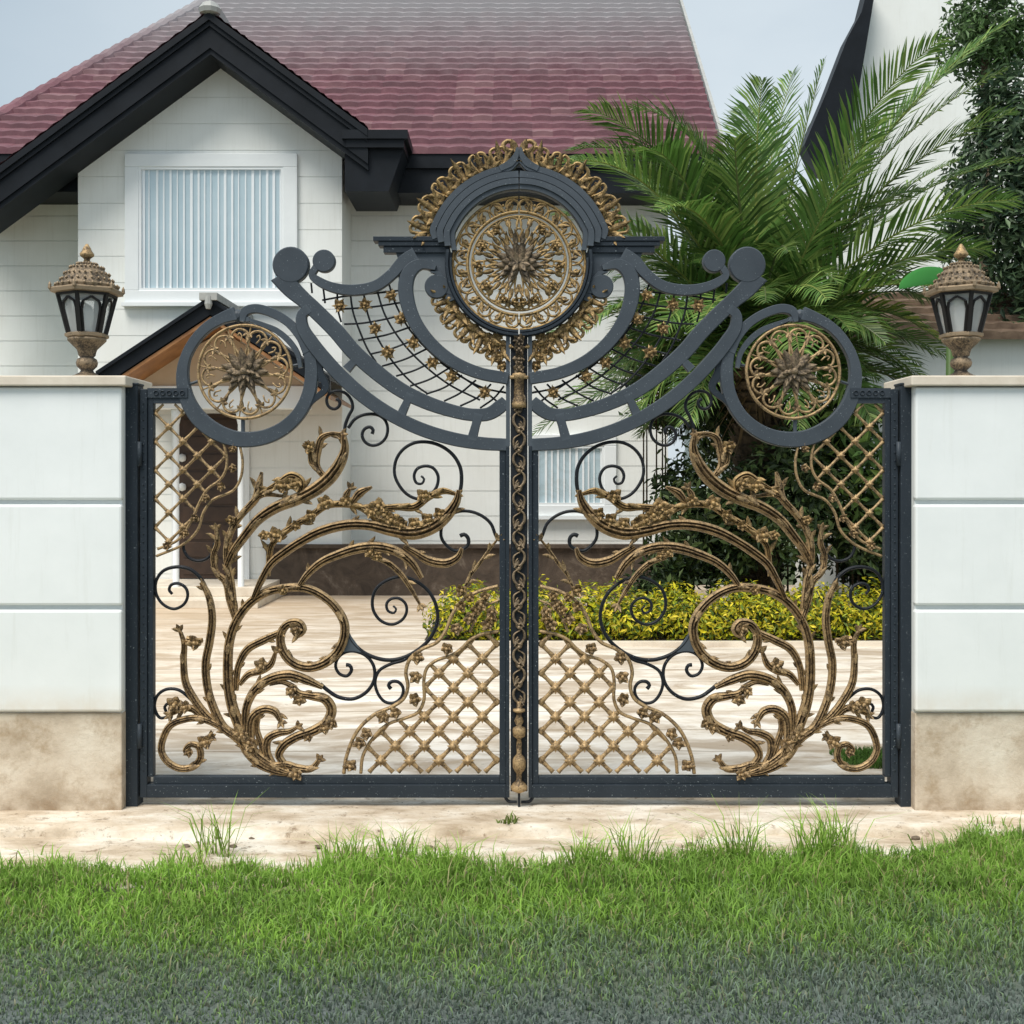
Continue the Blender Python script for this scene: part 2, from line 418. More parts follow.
# ------------------------------------------------------------------ one gate leaf (traced for the left half, mirrored for the right)
def gate_leaf(mirror):
    rd = random.Random(5)
    side = 'right' if mirror else 'left'
    hx = AX*2-(138-512)/200.0 if mirror else (138-512)/200.0
    lab = ('right dark iron gate leaf with gold scrollwork, in front of palm and shrubs' if mirror else
           'left dark iron gate leaf with gold scrollwork and centre bar, before the porch')
    root = empty('gate_leaf', (hx, 0, 0.05), lab, 'gate', 'pair of ornamental gate leaves')
    def B(mb, name, mat, parent=root, smooth=False, label=None, bevel=0):
        return mb.build(name, M[mat], parent, smooth, mirror, label, bevel)
    lay = [0]
    def Y():                       # every band gets its own layer so faces never coincide
        lay[0] += 1; return -.0011*lay[0]
    # --- frame
    m = MB()
    def bar(x0, y0, x1, y1, d, yc=0.0):
        X0, Z0 = G(x0, y1); X1, Z1 = G(x1, y0); m.box((X0, yc-d/2, Z0), (X1, yc+d/2, Z1))
    bar(142, 389.5, 149, 796, .07); bar(149, 396, 154.5, 776, .046)       # hinge stile, stepped
    bar(149, 783, 506, 796, .072); bar(154.5, 775.5, 499.5, 783, .046)     # bottom rail
    bar(506, 446, 509.5, 796, .072); bar(499.5, 446, 506, 783, .048)        # meeting stile
    B(m, 'frame', 'iron_dark', bevel=.003)
    m = MB(); bar(149, 388.5, 189, 398, .058); bar(154.5, 398, 186, 403.5, .04)
    for k in range(5): sweep(m, arc(158+k*6.5, 393.3, 2.2, 0, 340), 1.0, 1.4, 'round', -.031, step=1)
    B(m, 'top_rail', 'iron_dark')
    m = MB()
    bar(506, 335, 510, 446, .066)
    B(m, 'centre_stile', 'iron')
    # --- stile strip of small dots
    m = MB()
    for k in range(46):
        knob(m, (145.5, 404+k*8.1), .9, -.036)
    B(m, 'rivet_strip', 'iron_dark')
    # --- side ring
    m = MB()
    main = [(236,314),(222,319),(207,328),(195,341),(186,358),(183,376),(187,398),(198,417),(215,431),(237,439),(262,438),(283,429),(299,414),(309,394),(312,372),(310,352)]
    sweep(m, main, [14,11,10,10,10,12,14,16,16.5,16,15,14,13,13,13,12], 9, 'flat', Y())
    knob(m, (238,316), 6.8, Y(), 4)
    sweep(m, [(243,322),(246,312),(256,309),(272,313),(289,323),(302,338),(309,352)], [5,9,9,9,9,10,12], 9, 'flat', Y())
    sweep(m, [(250,320),(263,325),(277,331),(289,341),(298,354),(301,368)], [3,5,6,6,5,4], 7, 'flat', Y())
    sweep(m, [(243,319),(250,320)], 5, 7, 'flat', Y())
    B(m, 'side_ring', 'iron')
    m = MB()
    sweep(m, [(316,352),(320,372),(326,388),(312,402),(300,420)], [9,8,7,5,3], 5, 'flat', Y())
    sweep(m, [(307,352),(316,366),(322,382)], [10,10,5], 4, 'flat', Y())
    B(m, 'ring_brace', 'iron_dark')
    # --- side rosette
    m = MB(); c0 = (245.5, 372)
    sweep(m, arc(*c0, 46.5, 0, 350, 40)[:-1]+[], 3.2, 5, 'round', -.012, closed=True)
    rim = B(m, 'rosette', 'bronze', smooth=True)
    m = MB()
    for k in range(12):
        a = math.radians(k*30+8); ca, sa = math.cos(a), math.sin(a)
        def pt(r, t): return (c0[0]+ca*r-sa*t, c0[1]-(sa*r+ca*t))
        sweep(m, [pt(10,0),pt(20,-4),pt(31,-8.5),pt(39,-7.5),pt(43,0),pt(39,7.5),pt(31,8.5),pt(20,4),pt(10,0)], 2.6, 3.6, 'round', -.014, step=2)
        sweep(m, [pt(30,0),pt(36,-2),pt(39,0),pt(36,2)], 1.6, 2.4, 'round', -.016, step=2)
        leafblade(m, pt(38,10.5), math.degrees(a)+190, 11, 5, -.014, .01)
        leafblade(m, pt(37,11), math.degrees(a)+140, 6, 4, -.014, .01); leafblade(m, pt(37,11), math.degrees(a)+240, 6, 4, -.014, .01)
        sweep(m, [pt(10,5),pt(24,7.2),pt(44,11.5)], 1.6, 2.5, 'round', -.01)
    B(m, 'petals', 'bronze', rim, True)
    m = MB()
    for ring, (r, n, w) in enumerate(((24,11,10),(18,9,9),(12,7,8),(8,5,6))):
        for k in range(n): leafblade(m, c0, k*360/n+ring*20, r, w, -.018-.008*ring, .012)
    knob(m, c0, 4, -.045)
    B(m, 'flower', 'oldbronze', rim, label='dark bronze layered flower at the rosette centre')
    m = MB(); sweep(m, [(243,418),(243,432)], 4, 5, 'round', 0); sweep(m, [(190,384),(199,381)], 3, 4, 'round', 0); sweep(m, [(292,366),(302,364)], 3, 4, 'round', 0)
    B(m, 'support_pin', 'iron')
    # --- sweeping double band with slots
    m = MB()
    disc(m, (291.7,265.8), 18.2, 9.6, Y())
    sweep(m, [(283,275),(291,288),(304,300),(318,313),(336,331),(354,352),(375,371),(400,389.5),(425,402),(450,410.5),(472,415),(489,414),(500,407),(506,401)], [26,19,16,16,16,16,16,15,14,13,12.5,13,14,11], 8.6, 'flat', Y())
    knob(m, (301,271.5), 3.5, Y(), 3)
    B(m, 'upper_sweep', 'iron')
    m = MB()
    sweep(m, [(310,309),(303,315),(303,327),(311,341),(326,360),(346,381),(369,400.5),(395,417),(423,430),(453,439),(481,443.5),(507,445)], [10,10,12,13.5,14,14,14,13.5,13.5,13.5,13,12.5], 8.2, 'flat', Y())
    sweep(m, [(361,355.5),(354,362.5),(347,370)], [9,7.5,9], 7, 'flat', Y())
    sweep(m, [(411,394),(407,403),(402,414)], [9,7.5,9], 7, 'flat', Y())
    sweep(m, [(479,414),(476,425),(472,440)], [10,8.5,10], 7, 'flat', Y())
    B(m, 'lower_sweep', 'iron')
    # --- swag band
    m = MB()
    disc(m, (324.8,262), 11.3, 9, Y())
    sweep(m, [(317,268),(313,276),(321,283),(336,289),(356,291),(377,286.5),(393,274.5),(404,262),(416,255)], [7,7,9,10,11,11,11,12,13], 8, 'flat', Y())
    B(m, 'swag_band', 'iron')
    # --- shoulder plate and inner scroll
    m = MB()
    pl = [(396,253),(453,253),(451,262),(450,277),(448,281),(440,276),(427,270),(414,269),(401,267)]
    m.prism([G(*p) for p in pl][::-1], -.0165, .014)
    disc(m, (437,287.5), 12, 8.2, Y())
    sweep(m, [(447,283),(452,296),(447,301)], [10,12,5], 6.5, 'flat', Y())
    sweep(m, [(446,283),(439,274.5),(431,273)], [6,4.5,1.2], 6, 'flat', Y())
    B(m, 'shoulder_plate', 'iron')
    m = MB()
    sweep(m, [(436,269),(421,265.5),(411,272),(406.5,284),(407.5,301),(415,322),(430,343),(452,361.5),(479,373.5),(508,379)], [5,11,14,15,15,14,13,12.5,12,12], 8, 'flat', Y())
    B(m, 'inner_scroll', 'iron')
    # --- cornice (three stacked slabs) and stepped arch
    m = MB()
    slabs = [(374,238,242.5,.085),(379,242.8,247.2,.075),(384,247.5,253.8,.062)]
    for x0, y0, y1, d in slabs:
        X0, Z0 = G(x0, y1); X1, Z1 = G(447-(0 if y0<240 else -3), y0); m.box((X0,-d/2,Z0),(X1,d/2,Z1))
    B(m, 'cornice', 'iron_dark', bevel=.002)
    m = MB()
    for i, (r, w, mt, d) in enumerate(((90,6.5,0,9),(83,7,0,12),(76,6.5,0,15),(70.5,5,0,11))):
        pts = [(436+i*6.2, 240+i*4)]+[(519+r*math.cos(math.radians(a)), 260-r*1.005*math.sin(math.radians(a))) for a in range(162-i, 89, -6)]
        pts[-1] = (518.4, 260-r*1.005)
        if i == 0: pts[-1] = (512,168); pts += [(518.3,161)]
        sweep(m, pts, w, d, 'flat', Y())
    sweep(m, [(500,171),(511,165),(516,158),(517.6,150)], [6,8,6,2.4], 9, 'flat', Y())
    B(m, 'arch', 'iron')
    m = MB()
    sweep(m, arc(519,264, 71.5, 170, 270, 26)[:-1]+[(518.3,335.3)], 4.6, 12, 'step', Y())
    sweep(m, arc(519,264, 68, 176, 270, 26)[:-1]+[(518.3,332)], 2.2, 8, 'flat', Y())
    B(m, 'medallion_ring', 'iron_dark')
    # --- central medallion half
    c1 = (519, 264)
    m = MB()
    for r, w in ((66,3),(51.5,3.4),(47,2)):
        p = arc(*c1, r, 91, 269, 30); p = [(518.3,p[0][1])]+p+[(518.3,p[-1][1])]
        sweep(m, p, w, 6, 'round', -.012)
    med = B(m, 'medallion', 'oldgold', smooth=True)
    m = MB()
    for k in range(12):
        a = 97.5+k*15; ar = math.radians(a); ca, sa = math.cos(ar), math.sin(ar)
        def pt(r, t): return (c1[0]+ca*r-sa*t, c1[1]-(sa*r+ca*t))
        sg = 1 if k%2 else -1
        sweep(m, [pt(53,5*sg),pt(60,7*sg),pt(64,2*sg),pt(62,-4*sg),pt(57,-5*sg),pt(55,-1*sg),pt(58,1.5*sg),pt(60,-1*sg)], [1.6,2.6,2.8,2.4,2,2,1.6,1.2], 4, 'round', -.014, step=1.5)
        leafblade(m, pt(53,-6*sg), a+30*sg, 12, 5, -.016, .012, .5*sg)
        leafblade(m, pt(52,2), a, 7, 4, -.018, .012)
        knob(m, pt(59,8), 1.5, -.02)
    B(m, 'scroll_border', 'oldgold', med)
    m = MB()
    for k in range(6):
        a = 105+k*30; ar = math.radians(a); ca, sa = math.cos(ar), math.sin(ar)
        def pt(r, t): return (c1[0]+ca*r-sa*t, c1[1]-(sa*r+ca*t))
        sweep(m, [pt(10,0),pt(24,-2),pt(35,-7),pt(43,-9.5),pt(46,-3),pt(42,0),pt(46,3),pt(43,9.5),pt(35,7),pt(24,2),pt(10,0)], 2.2, 4, 'round', -.014, step=2)
        leafblade(m, pt(26,0), a, 13, 5, -.016, .01)
        leafblade(m, pt(45,0), a+180, 9, 6, -.018, .01)
        blossom(m, pt(37,14), 5.5, -.014, rd)
        leafblade(m, pt(20,6), a+20, 14, 4, -.012, .02, .6); leafblade(m, pt(20,-6), a-20, 14, 4, -.012, .02, -.6)
        for s_ in (-1,1):
            sweep(m, [pt(46,11*s_),pt(38,12.5*s_),pt(33,10*s_),pt(35,7.5*s_)], [3,2.5,1.8,1.4], 3.5, 'round', -.014, step=1.5)
    B(m, 'petals', 'oldgold', med, True)
    m = MB()
    for ring, (r, n, w) in enumerate(((23,6,7),(16,5,7),(10,4,6))):
        for k in range(n):
            leafblade(m, (517.5,264), 92+(k+.1)*182/n+ring*4, r, w*1.35, -.018-.008*ring, .015)
    leafblade(m, (516,245), 100, 10, 6, -.04, .02)
    B(m, 'flower', 'oldbronze', med, label='dark bronze flower half at the medallion centre')
    # --- palmettes around the crest
    def palmette(a, r0, size, cc=(519,260)):
        m = MB(); ar = math.radians(a); ca, sa = math.cos(ar), math.sin(ar)
        def pt(r, t): return (cc[0]+ca*(r0+r)-sa*t, cc[1]-(sa*(r0+r)+ca*t))
        s = size/20
        for t, da, L in ((0,0,1.0),(-3,28,.9),(3,-28,.9),(-5,62,.62),(5,-62,.62)):
            leafblade(m, pt(-1,-t*s*.6), a-da*-1, L*22*s*rd.uniform(.8,1.2), 6.6*s, -.01, .035, .5*(1 if da<0 else -1 if da>0 else 0)*-1)
        for sg in (-1,1):
            sweep(m, [pt(0,2*sg*s),pt(9*s,6*sg*s),pt(17*s,7*sg*s),pt(19*s,2.5*sg*s),pt(15*s,1.5*sg*s),pt(14*s,4*sg*s)], [2,3,3.6,3.2,2.4,1.5], 5, 'round', -.016, step=1.5)
            sweep(m, [pt(0,4*sg*s),pt(4*s,9*sg*s),pt(9*s,10*sg*s),pt(8*s,7*sg*s)], [2,2.4,2.4,1.4], 4, 'round', -.012, step=1.5)
        knob(m, pt(3*s,0), 2.6*s, -.026)
        B(m, 'palmette', 'oldgold')
    for a in (101, 112.5, 124.5, 137, 149.5, 161.5): palmette(a, 92, 22)
    for a, r0 in ((207,75),(219,76),(231.5,76),(243.5,77),(255,80)): palmette(a, r0, 21, (519,264))
    m = MB()
    sweep(m, [(517.6,160),(514,152),(506,151),(503,146),(507,142),(512,143),(511,147)], [2.5,4,5,5,4.5,3.5,2], 8, 'round', -.01, step=1.5)
    leafblade(m, (516,152), 112, 12, 8, -.014, .02); leafblade(m, (514,156), 150, 13, 6, -.014, .02, -.5)
    sweep(m, [(511,160),(500,166),(494,163),(496,158),(500,160)], [2,4,4,3,2], 6, 'round', -.012, step=1.5)
    B(m, 'crest_scroll', 'gold', smooth=True)
    m = MB()
    for (x,y) in ((498,334),(500,345),(499,356),(502,366),(488,340),(490,350)):
        blossom(m, (x,y), 6.5, -.004, rd)
    sweep(m, [(484,337),(494,340),(503,338)], [2,3,2], 4, 'round', -.006)
    B(m, 'leaf_cluster', 'gold')
    # --- star net
    m = MB()
    A = [[(311,283),(312,293)],[(323,287),(325,303)],[(337,290),(338,310),(341,322)],[(350,292),(353,312),(360,332),(368,350),(376,362)],
         [(363,291),(368,315),(376,335),(390,358),(410,381),(428,394)],[(376,287),(385,315),(402,342),(425,366),(450,385),(480,400)],
         [(388,281),(396,305),(410,330),(430,352),(455,372),(485,392),(498,402)],[(399,272),(402,300),(412,325),(430,348)],[(440,362),(460,376),(484,388),(507,393)]]
    for a in A: sweep(m, a, 2, 2, 'round', .004)
    Bl = [[(402,290),(375,293),(345,296),(322,300)],[(403,302),(370,307),(338,309)],[(405,314),(385,319),(362,323),(344,324)],[(410,327),(385,335),(358,340)],[(418,338),(390,349),(370,354)],[(426,349),(405,359),(382,366)],
          [(437,359),(415,370),(396,376)],[(449,368),(430,379),(410,386)],[(462,375),(445,387),(426,394)],[(476,380),(460,393),(444,401)],[(491,384),(478,397),(460,406)],[(504,386),(494,398),(480,408)]]
    for a in Bl: sweep(m, a, 2, 2, 'round', .007)
    net = B(m, 'wire_net', 'iron_black', smooth=True)
    for (x,y) in ((340,306),(365.5,305),(391,296),(375.5,329),(401,319),(388,353),(413.6,343),(433,363),(452,376),(485,392.5)):
        m = MB(); star(m, (x,y), rd.uniform(8,9.5), -.002, 6, rd.uniform(0,1)); blossom(m, (x,y), 6.5, -.006, rd, 5); B(m, 'star', 'gold', net)
    # --- lattices
    def lattice(poly, kx, ky, s, name, wk):
        m = MB(); st = MB()
        xs = [p[0] for p in poly]; ys = [p[1] for p in poly]
        for dirn in (1,-1):
            for j in range(-60, 60):
                run = []; prev = None
                c = (ky-dirn*kx)+j*2*s
                for t in np.arange(min(xs)-2, max(xs)+2, 1.0):
                    y = dirn*t+c
                    ok = inpoly(t, y, poly)
                    if ok: run.append((t, y))
                    if (not ok or t+1 >= max(xs)+2) and run:
                        if len(run) > 3:
                            # slightly waisted strap
                            w = []; k = len(run)
                            for q in np.linspace(0, k-1, max(2,k//2)):
                                u = ((run[int(q)][0]-kx)/s) % 1; w.append(wk*(6.6-2.6*math.sin(PI*u)))
                            sweep(m, [run[0], run[-1]], w, 3.4, 'round', -.002 if dirn>0 else .003, step=2)
                        run = []
        n = 0
        for i in range(-30, 40):
            for j in range(-40, 40):
                if (i+j)%2: continue
                x, y = kx+i*s, ky+j*s
                if inpoly(x, y, poly) and inpoly(x+3, y, poly) and inpoly(x-3, y, poly):
                    star(st, (x,y), 6.8*wk, -.008, 4, 0); knob(st, (x,y), 4*wk, -.012)
        L = B(m, name, 'bronze', smooth=True)
        B(st, 'studs', 'bronze', L)
        return L
    inner = [(361,773),(363,756),(373,738),(388,724),(405,718),(418,712),(424,700),(424,680),(427,668),(437,660),(452,655),(462,648),(470,640),(482,634),(499,631)]
    outer = [(344,773),(347,755),(358,730),(375,714),(393,706),(404,698),(408,686),(406,672),(410,659),(422,649),(437,642),(446,630),(452,615),(462,601),(477,592),(498,586)]
    L = lattice(inner+[(500,773)], 381, 760, 14.5, 'lower_lattice', 1.0)
    m = MB()
    sweep(m, inner, 3.4, 5, 'round', -.006); sweep(m, outer, 3.8, 6, 'round', -.008)
    sweep(m, [(499,600),(486,606),(476,618),(470,632)], 2.6, 4, 'round', -.006)
    B(m, 'border', 'bronze', L, True)
    m = MB()
    for (x,y) in ((351,765),(360,742),(367,733),(384,716),(396,712),(415,699),(416,676),(418,657),(447,648),(456,628),(470,618),(481,604),(492,612),(488,624)):
        m = MB(); blossom(m, (x,y), 7, -.008, rd); B(m, 'blossom', 'bronze', L)
    s_in = [(224,443),(227,458),(226,470),(220,480),(208,489),(200,502),(191,522),(178,540),(158,549)]
    s_out = [(240,444),(243,462),(241,478),(234,490),(213,500),(204,512),(198,530),(184,544),(157,556)]
    L = lattice([(155,404),(178,404),(188,420),(205,434),(223,443)]+s_in[1:]+[(155,549)], 169, 427, 14.3, 'side_lattice', .66)
    m = MB(); sweep(m, s_in, 2.8, 4, 'round', -.006); sweep(m, s_out, 2.8, 4.5, 'round', -.008)
    B(m, 'border', 'bronze', L, True)
    m = MB()
    for (x,y) in ((234,449),(234,468),(222,487),(207,498),(196,518),(186,533),(168,546)): 
        m = MB(); blossom(m, (x,y), 5, -.008, rd); B(m, 'blossom', 'bronze', L)
    # --- dark iron curls
    def curl(pts, w=3.4, d=4.5, y=0.004):
        m = MB(); c = sweep(m, pts, w, d, 'round', y, step=2); B(m, 'curl', 'iron_black', smooth=True); return c
    curl([(339,400),(335.5,398.5),(332.5,402),(333,407),(337,410),(341,404),(341,397)][:0] or [(338,402),(341,399),(339,395.5),(334,396),(331,401),(333,408),(338.5,410),(343.5,406),(343,398)][:0] or
         [(336,399),(339.5,401),(339,406),(334.5,409),(329,407),(326.5,401),(328.5,394.5),(336,391),(345,393),(351,400),(352.5,408),(348.5,416),(345,426),(344.5,440)], [3.6,3.2,3,3.2,3.6])
    curl([(372,434),(373,430),(370,427),(364.5,429),(362,435),(365,442),(372,445.5),(380,443.5),(386,437),(387.5,427),(384,419),(376,414.5),(365,414.5),(355,419),(348,428)], [3.6,3.2,3,3.4])
    curl([(421,476),(424,479),(422,483.5),(416.5,483),(414,476),(417,469),(425,466),(433,468),(438,476),(436.5,487),(429.5,495),(419,499),(408,495),(399.5,486),(394.5,474),(396,460),(403,449.5),(414,443),(427,442),(441,446),(453,455),(460,467),(461.5,480),(459.5,493),(453,508)], [2.2,3.2,3.2,3.2,3.6,4])
    curl([(460,536),(464,534.5),(468,538),(468,545),(463,549),(455,551),(447,546),(441.5,538),(441.5,528),(447,518),(457,512),(470,511.5),(482,516),(491,524),(496,536),(500,540)], [4.2,3.4,3.2,3.4])
    curl([(393,606),(396,609),(394,613),(388,611),(386.5,604),(391,599),(399,598.5),(405.5,604),(406.5,612),(402,620),(392,624.5),(381,621),(373.5,611),(372.5,599),(377,588),(388,580),(402,577),(416,581.5),(428,591),(435.5,604),(437.5,620),(431,637),(418,650),(401,658.5),(385,660),(366,654),(353,643),(346,630)], [2,3,3,3.2,3.4,3.6,4,4])
    curl([(346,665),(349.5,665.5),(351.5,670),(347,676),(339.5,674),(335.5,666.5),(338,658),(345,652.5),(355,651.5),(366,656),(373.5,666),(374,680),(366.5,692),(353,699),(338,697),(327,690),(320,684)], [4,3.2,3.2,3.6,4.2])
    curl([(393,688),(397,691),(394,697)][:0]+[(391,689),(388.5,685.5),(391,682),(398,682),(403,688),(401.5,697),(394,703),(385,702),(378,694),(375,682),(379,671),(391,664),(404,660),(413,653)], [4,3.2,3.2,3.6])
    curl([(172,594),(169,590),(171,585),(178,583.5),(185.5,588),(187.5,596),(183.5,604.5),(174,609),(163,604.5),(156,594),(156,581),(163,571),(176,567),(190,569.5),(201,579),(208,593)], [3,3.2,3,3.4,4])
    curl([(170,706),(165,704.5),(164,709),(168,712)][:0]+[(171,704.5),(166.5,704.5),(164.5,709),(168.5,713)][:0]+[(172,704),(166.5,705),(166,710),(172,711)][:0]+[(171,711),(165.5,710),(164.5,705.5),(169,703),(173,706)][:0]+[(172,707),(168,710.5),(164.5,707.5),(167,703.5),(173,703)][:0]+[(166,705),(171,707),(169,711.5)][:0]+[(170,708),(165,708),(165,703.5),(171,703)][:0]+[(169,707),(166,704),(169,700.5),(174,703),(174,710),(168,713)][:0]+[(170,716),(160,718),(154.5,708),(157,696),(166,689.5),(178,690),(188,697),(198,708),(210,721)], [3,3.2,3.6])
    curl([(166,712),(164.5,707),(168,703.5),(173,705.5)], 3)
    curl([(183,544),(184,551),(189,558),(198,561),(207,558.5),(213,551),(214,543)], 3)
    m = MB(); m.prism([G(*p) for p in [(346,629),(356,643),(362,652),(344,652),(347,641)]][::-1], -.006, .006); B(m, 'gusset', 'iron')
    # --- gold acanthus branches
    cnt = [0]
    def branch(pts, w, d=None, leaves=1.0, tip=True, fl=0, mat='bronze', lsz=9.0):
        cnt[0] += 1
        yy = -.002-.0017*(cnt[0]%6)
        w = [q*1.12+.4 for q in w]; m = MB(); d = d or max(w)*.9
        c = sweep(m, pts, w, d, 'acan', yy, step=2)
        o = B(m, 'branch', mat)
        n = len(c); L = 2*n; k = 0; lf = MB()
        i = 4
        while i < n-3:
            t = c[min(i+1,n-1)]-c[i-1]; ang = math.degrees(math.atan2(-t[1], t[0])); sg = 1 if (k%2) else -1
            wi = np.interp(i/n, np.linspace(0,1,len(w)), w)/2 if hasattr(w,'__len__') else w/2
            nn = np.array((-t[1], t[0]))/(np.linalg.norm(t) or 1)
            b = c[i]-nn*sg*wi*.7
            if rd.random() < leaves*.65:
                leafblade(lf, b, ang+sg*rd.uniform(10,34), lsz*rd.uniform(.9,1.6), lsz*.5, yy-.003, rd.uniform(.004,.02), sg*rd.uniform(.2,.9))
            if rd.random() < .45*leaves:       # wrapped sheath leaf lying along the stem
                leafblade(lf, c[i], ang+rd.uniform(-14,14), lsz*1.7, max(3,wi*1.3), yy-.006-wi/400, .006, rd.uniform(-.3,.3))
            k += 1; i += int(rd.uniform(5,9)*lsz/8.5)
        if tip:
            t = c[-1]-c[-3]; ang = math.degrees(math.atan2(-t[1], t[0]))
            for da in (-38,0,38): leafblade(lf, c[-1], ang+da, 8, 4.2, yy-.004, .015, da/90)
        if lf.v: B(lf, 'leaves', mat, o)
        return c
    # root stems and the big circle
    branch([(299,774),(277,771),(260,763),(247,749),(240,727),(233,708),(229,688),(228,663),(230,640),(237,620),(250,603),(267,592),(286,588),(305,588),(323,596),(337,609),(344.5,624),(343.5,640),(335,655),(320,665),(305,667),(291,661),(282,648),(281,634),(288,624),(298,623),(302,629),(298,634),(294,631)],
           [3,9,10,9,8,7.5,7.5,7.5,8,8.5,8.5,8,7,9,5], leaves=.45, tip=False, lsz=7)
    branch([(299,775),(280,769),(262,758),(246,744),(236,736),(224,727),(214,708),(208,688),(206,663),(210,641),(212.5,617),(209,596),(202,582)], [3,8,9,8,7.5,7,7,7,6,4], leaves=.6, tip=False, lsz=7)
    branch([(222,727),(206,714),(194,698),(186,682),(184,661),(184.5,643),(180.5,631)], [6,7,7,6,5,2.5], leaves=.3, lsz=7)
    branch([(187,640),(195,641),(203,640)], [8,6,4], leaves=1, tip=False)
    branch([(240,741),(228,731),(215,723),(200,718),(185,719),(171,725),(164,737),(162,750),(168,761),(181,768),(194,766),(201,757),(199,746),(191,744),(186,750),(190,754)], [6,6,6,6,6,6,6,5,4], leaves=.25, tip=False, lsz=7)
    branch([(203,718),(193,709),(183,708),(172,714)], [5,6,7,3], leaves=1, lsz=8)
    branch([(200,747),(205,740),(210,737)], [4,5,3], leaves=1, lsz=8)
    branch([(250,752),(246,730),(247,706),(256,689),(271,678.5),(290,675),(307,680),(323,687)], [6,7,7,8,8.5,9,8,4], leaves=.3, tip=False, lsz=7)
    branch([(236,690),(239,665),(248,649),(264,640),(279,633)], [5,6,7,7,6], leaves=.35, lsz=7)
    branch([(240,684),(249,674),(262,670),(271,664),(276,652)], [4,6,7,6,3], leaves=.9, lsz=8)
    branch([(256,756),(251,735),(253,717),(264,709),(275,711),(281,720)], [6,7,8,7.5,7,4], leaves=.3, lsz=8)
    branch([(264,762),(257,744),(260,724),(262,705),(262,690)][:0]+[(270,684),(283,682),(292,686),(299,693),(312,696),(325,699),(331.5,709),(327,722),(313,731),(296,737),(284,745),(279,755),(285,764)], [3,4,5,6,8,9,9,9,8,8,7,5], leaves=.4, lsz=8)
    branch([(274,766),(267,752),(268,739),(278,733),(290,731),(297,727)], [6,7,7.5,7,5,3], leaves=.3, lsz=7)
    branch([(268,763),(262,745),(257,728),(259,718)], [6,6,5,3], leaves=.3, lsz=7)
    branch([(270,766),(286,764),(299,768),(312,768),(319,760)], [5,6,7,6,4], leaves=.6, lsz=8)
    # tall stems on the left
    branch([(237,621),(230,600),(226,582),(217,572),(214,556),(218,543),(217,530)], [6,6,6,5,5,5,3], leaves=.8, lsz=8)
    branch([(235,608),(232,582),(227,556),(230,535),(238,520),(248,508),(262,495),(283,496)], [5,5.5,6,6,6,6,5,2.5], leaves=.8, lsz=8.5)
    branch([(248,509),(256,498),(259,485),(262,472)], [5,7,7,2], leaves=.2, tip=False)
    # arching branch to the upper curls
    branch([(226,570),(233,553),(244,537),(259,519),(277,507),(297,499),(316,489),(331,476),(341,461),(345,448),(344,435)], [5,7,8,9,10,11,12,12,10,7,4], leaves=.5, tip=False, lsz=9)
    branch([(326,479),(317,466),(318,450),(322,438),(331,434),(341,434)], [5,6,7,6,4,3], leaves=.7, lsz=8)
    branch([(318,470),(312,462),(310,448)], [4,6,3], leaves=1, lsz=10)
    branch([(300,495),(302,482),(292,476),(278,484),(268,489)], [4,7,8,6,3], leaves=1, lsz=9, mat='gold')
    # second arching branch
    branch([(254,598),(262,580),(272,563),(284,553),(302,541),(322,531),(346,525),(369,525),(392,530),(414,532.5),(434,526),(449,513),(457,500),(459,490)], [4,6,7,8,8,9,9,9,11,13,12,10,7,4], leaves=.35, tip=False, lsz=9)
    branch([(268,576),(269,562),(272,545),(281,535),(295,525),(311,516),(326,506),(343,504),(360,507),(373,517),(381,526)], [4,5,5,6,6,6,6,6,6,5,3], leaves=1, lsz=9, mat='gold', tip=False)
    branch([(352,503),(360,493),(372,487)], [5,8,2], leaves=0, tip=False)
    branch([(343,504),(347,494),(350,489)], [4,6,3], leaves=1, lsz=8)
    branch([(380,508),(398,507),(414,507),(429,497),(443,491),(456,494)], [5,6,7,6,6,3], leaves=.9, lsz=8, mat='gold')
    m = MB()
    for (x,y,r) in ((326,503,9),(379,506,9),(385,515,9),(372,512,8),(276,535,9),(283,486,9),(296,484,8),(310,447,7),(424,496,8),(402,525,8),(392,520,9),(415,523,8),(312,515,7),(428,520,8),(440,514,7),(347,501,7),(297,526,6),(232,520,6),(265,535,6)):
        m = MB(); blossom(m, (x,y), r, -.016, rd); B(m, 'blossom', 'gold')
    # gold arch above the circle
    branch([(298,588),(308,574),(322,562),(340,554),(360,548),(380,547),(398,552),(412,563),(422,578)], [4,6,7,8,9,9,8,7,4], leaves=.5, tip=False, lsz=8)
    branch([(372,557),(387,562),(401,574),(412,590),(420,604)], [4,5,5,4,2], leaves=.5, lsz=7)
    branch([(404,546),(414,552),(430,561),(447,563),(458,557),(462,548)], [4,6,8,8,6,3], leaves=.2, tip=False, lsz=8)
    branch([(464,590),(470,576),(480,563),(489,550),(497,540)], [2.4,2.8,2.8,2.4,1.6], leaves=1, lsz=8)
    m = MB()
    for (x,y,r) in ((371,552,7),(378,556,6),(462,590,7),(470,597,6),(485,596,6),(476,610,6),(461,606,6),(492,618,6),(284,590,6)): 
        m = MB(); blossom(m, (x,y), r, -.014, rd); B(m, 'blossom', 'gold')
    m = MB()
    for (x,y,r) in ((262,665,8),(296,628,7),(176,704,9),(186,706,7),(206,741,8),(196,642,8),(292,690,7),(325,727,7),(333,722,6),(250,741,8),(243,734,7),(297,773,7),(190,751,5),(309,736,5),(300,699,7)): 
        m = MB(); blossom(m, (x,y), r, -.012, rd); B(m, 'blossom', 'bronze')
    return root
left_leaf = gate_leaf(False)
right_leaf = gate_leaf(True)

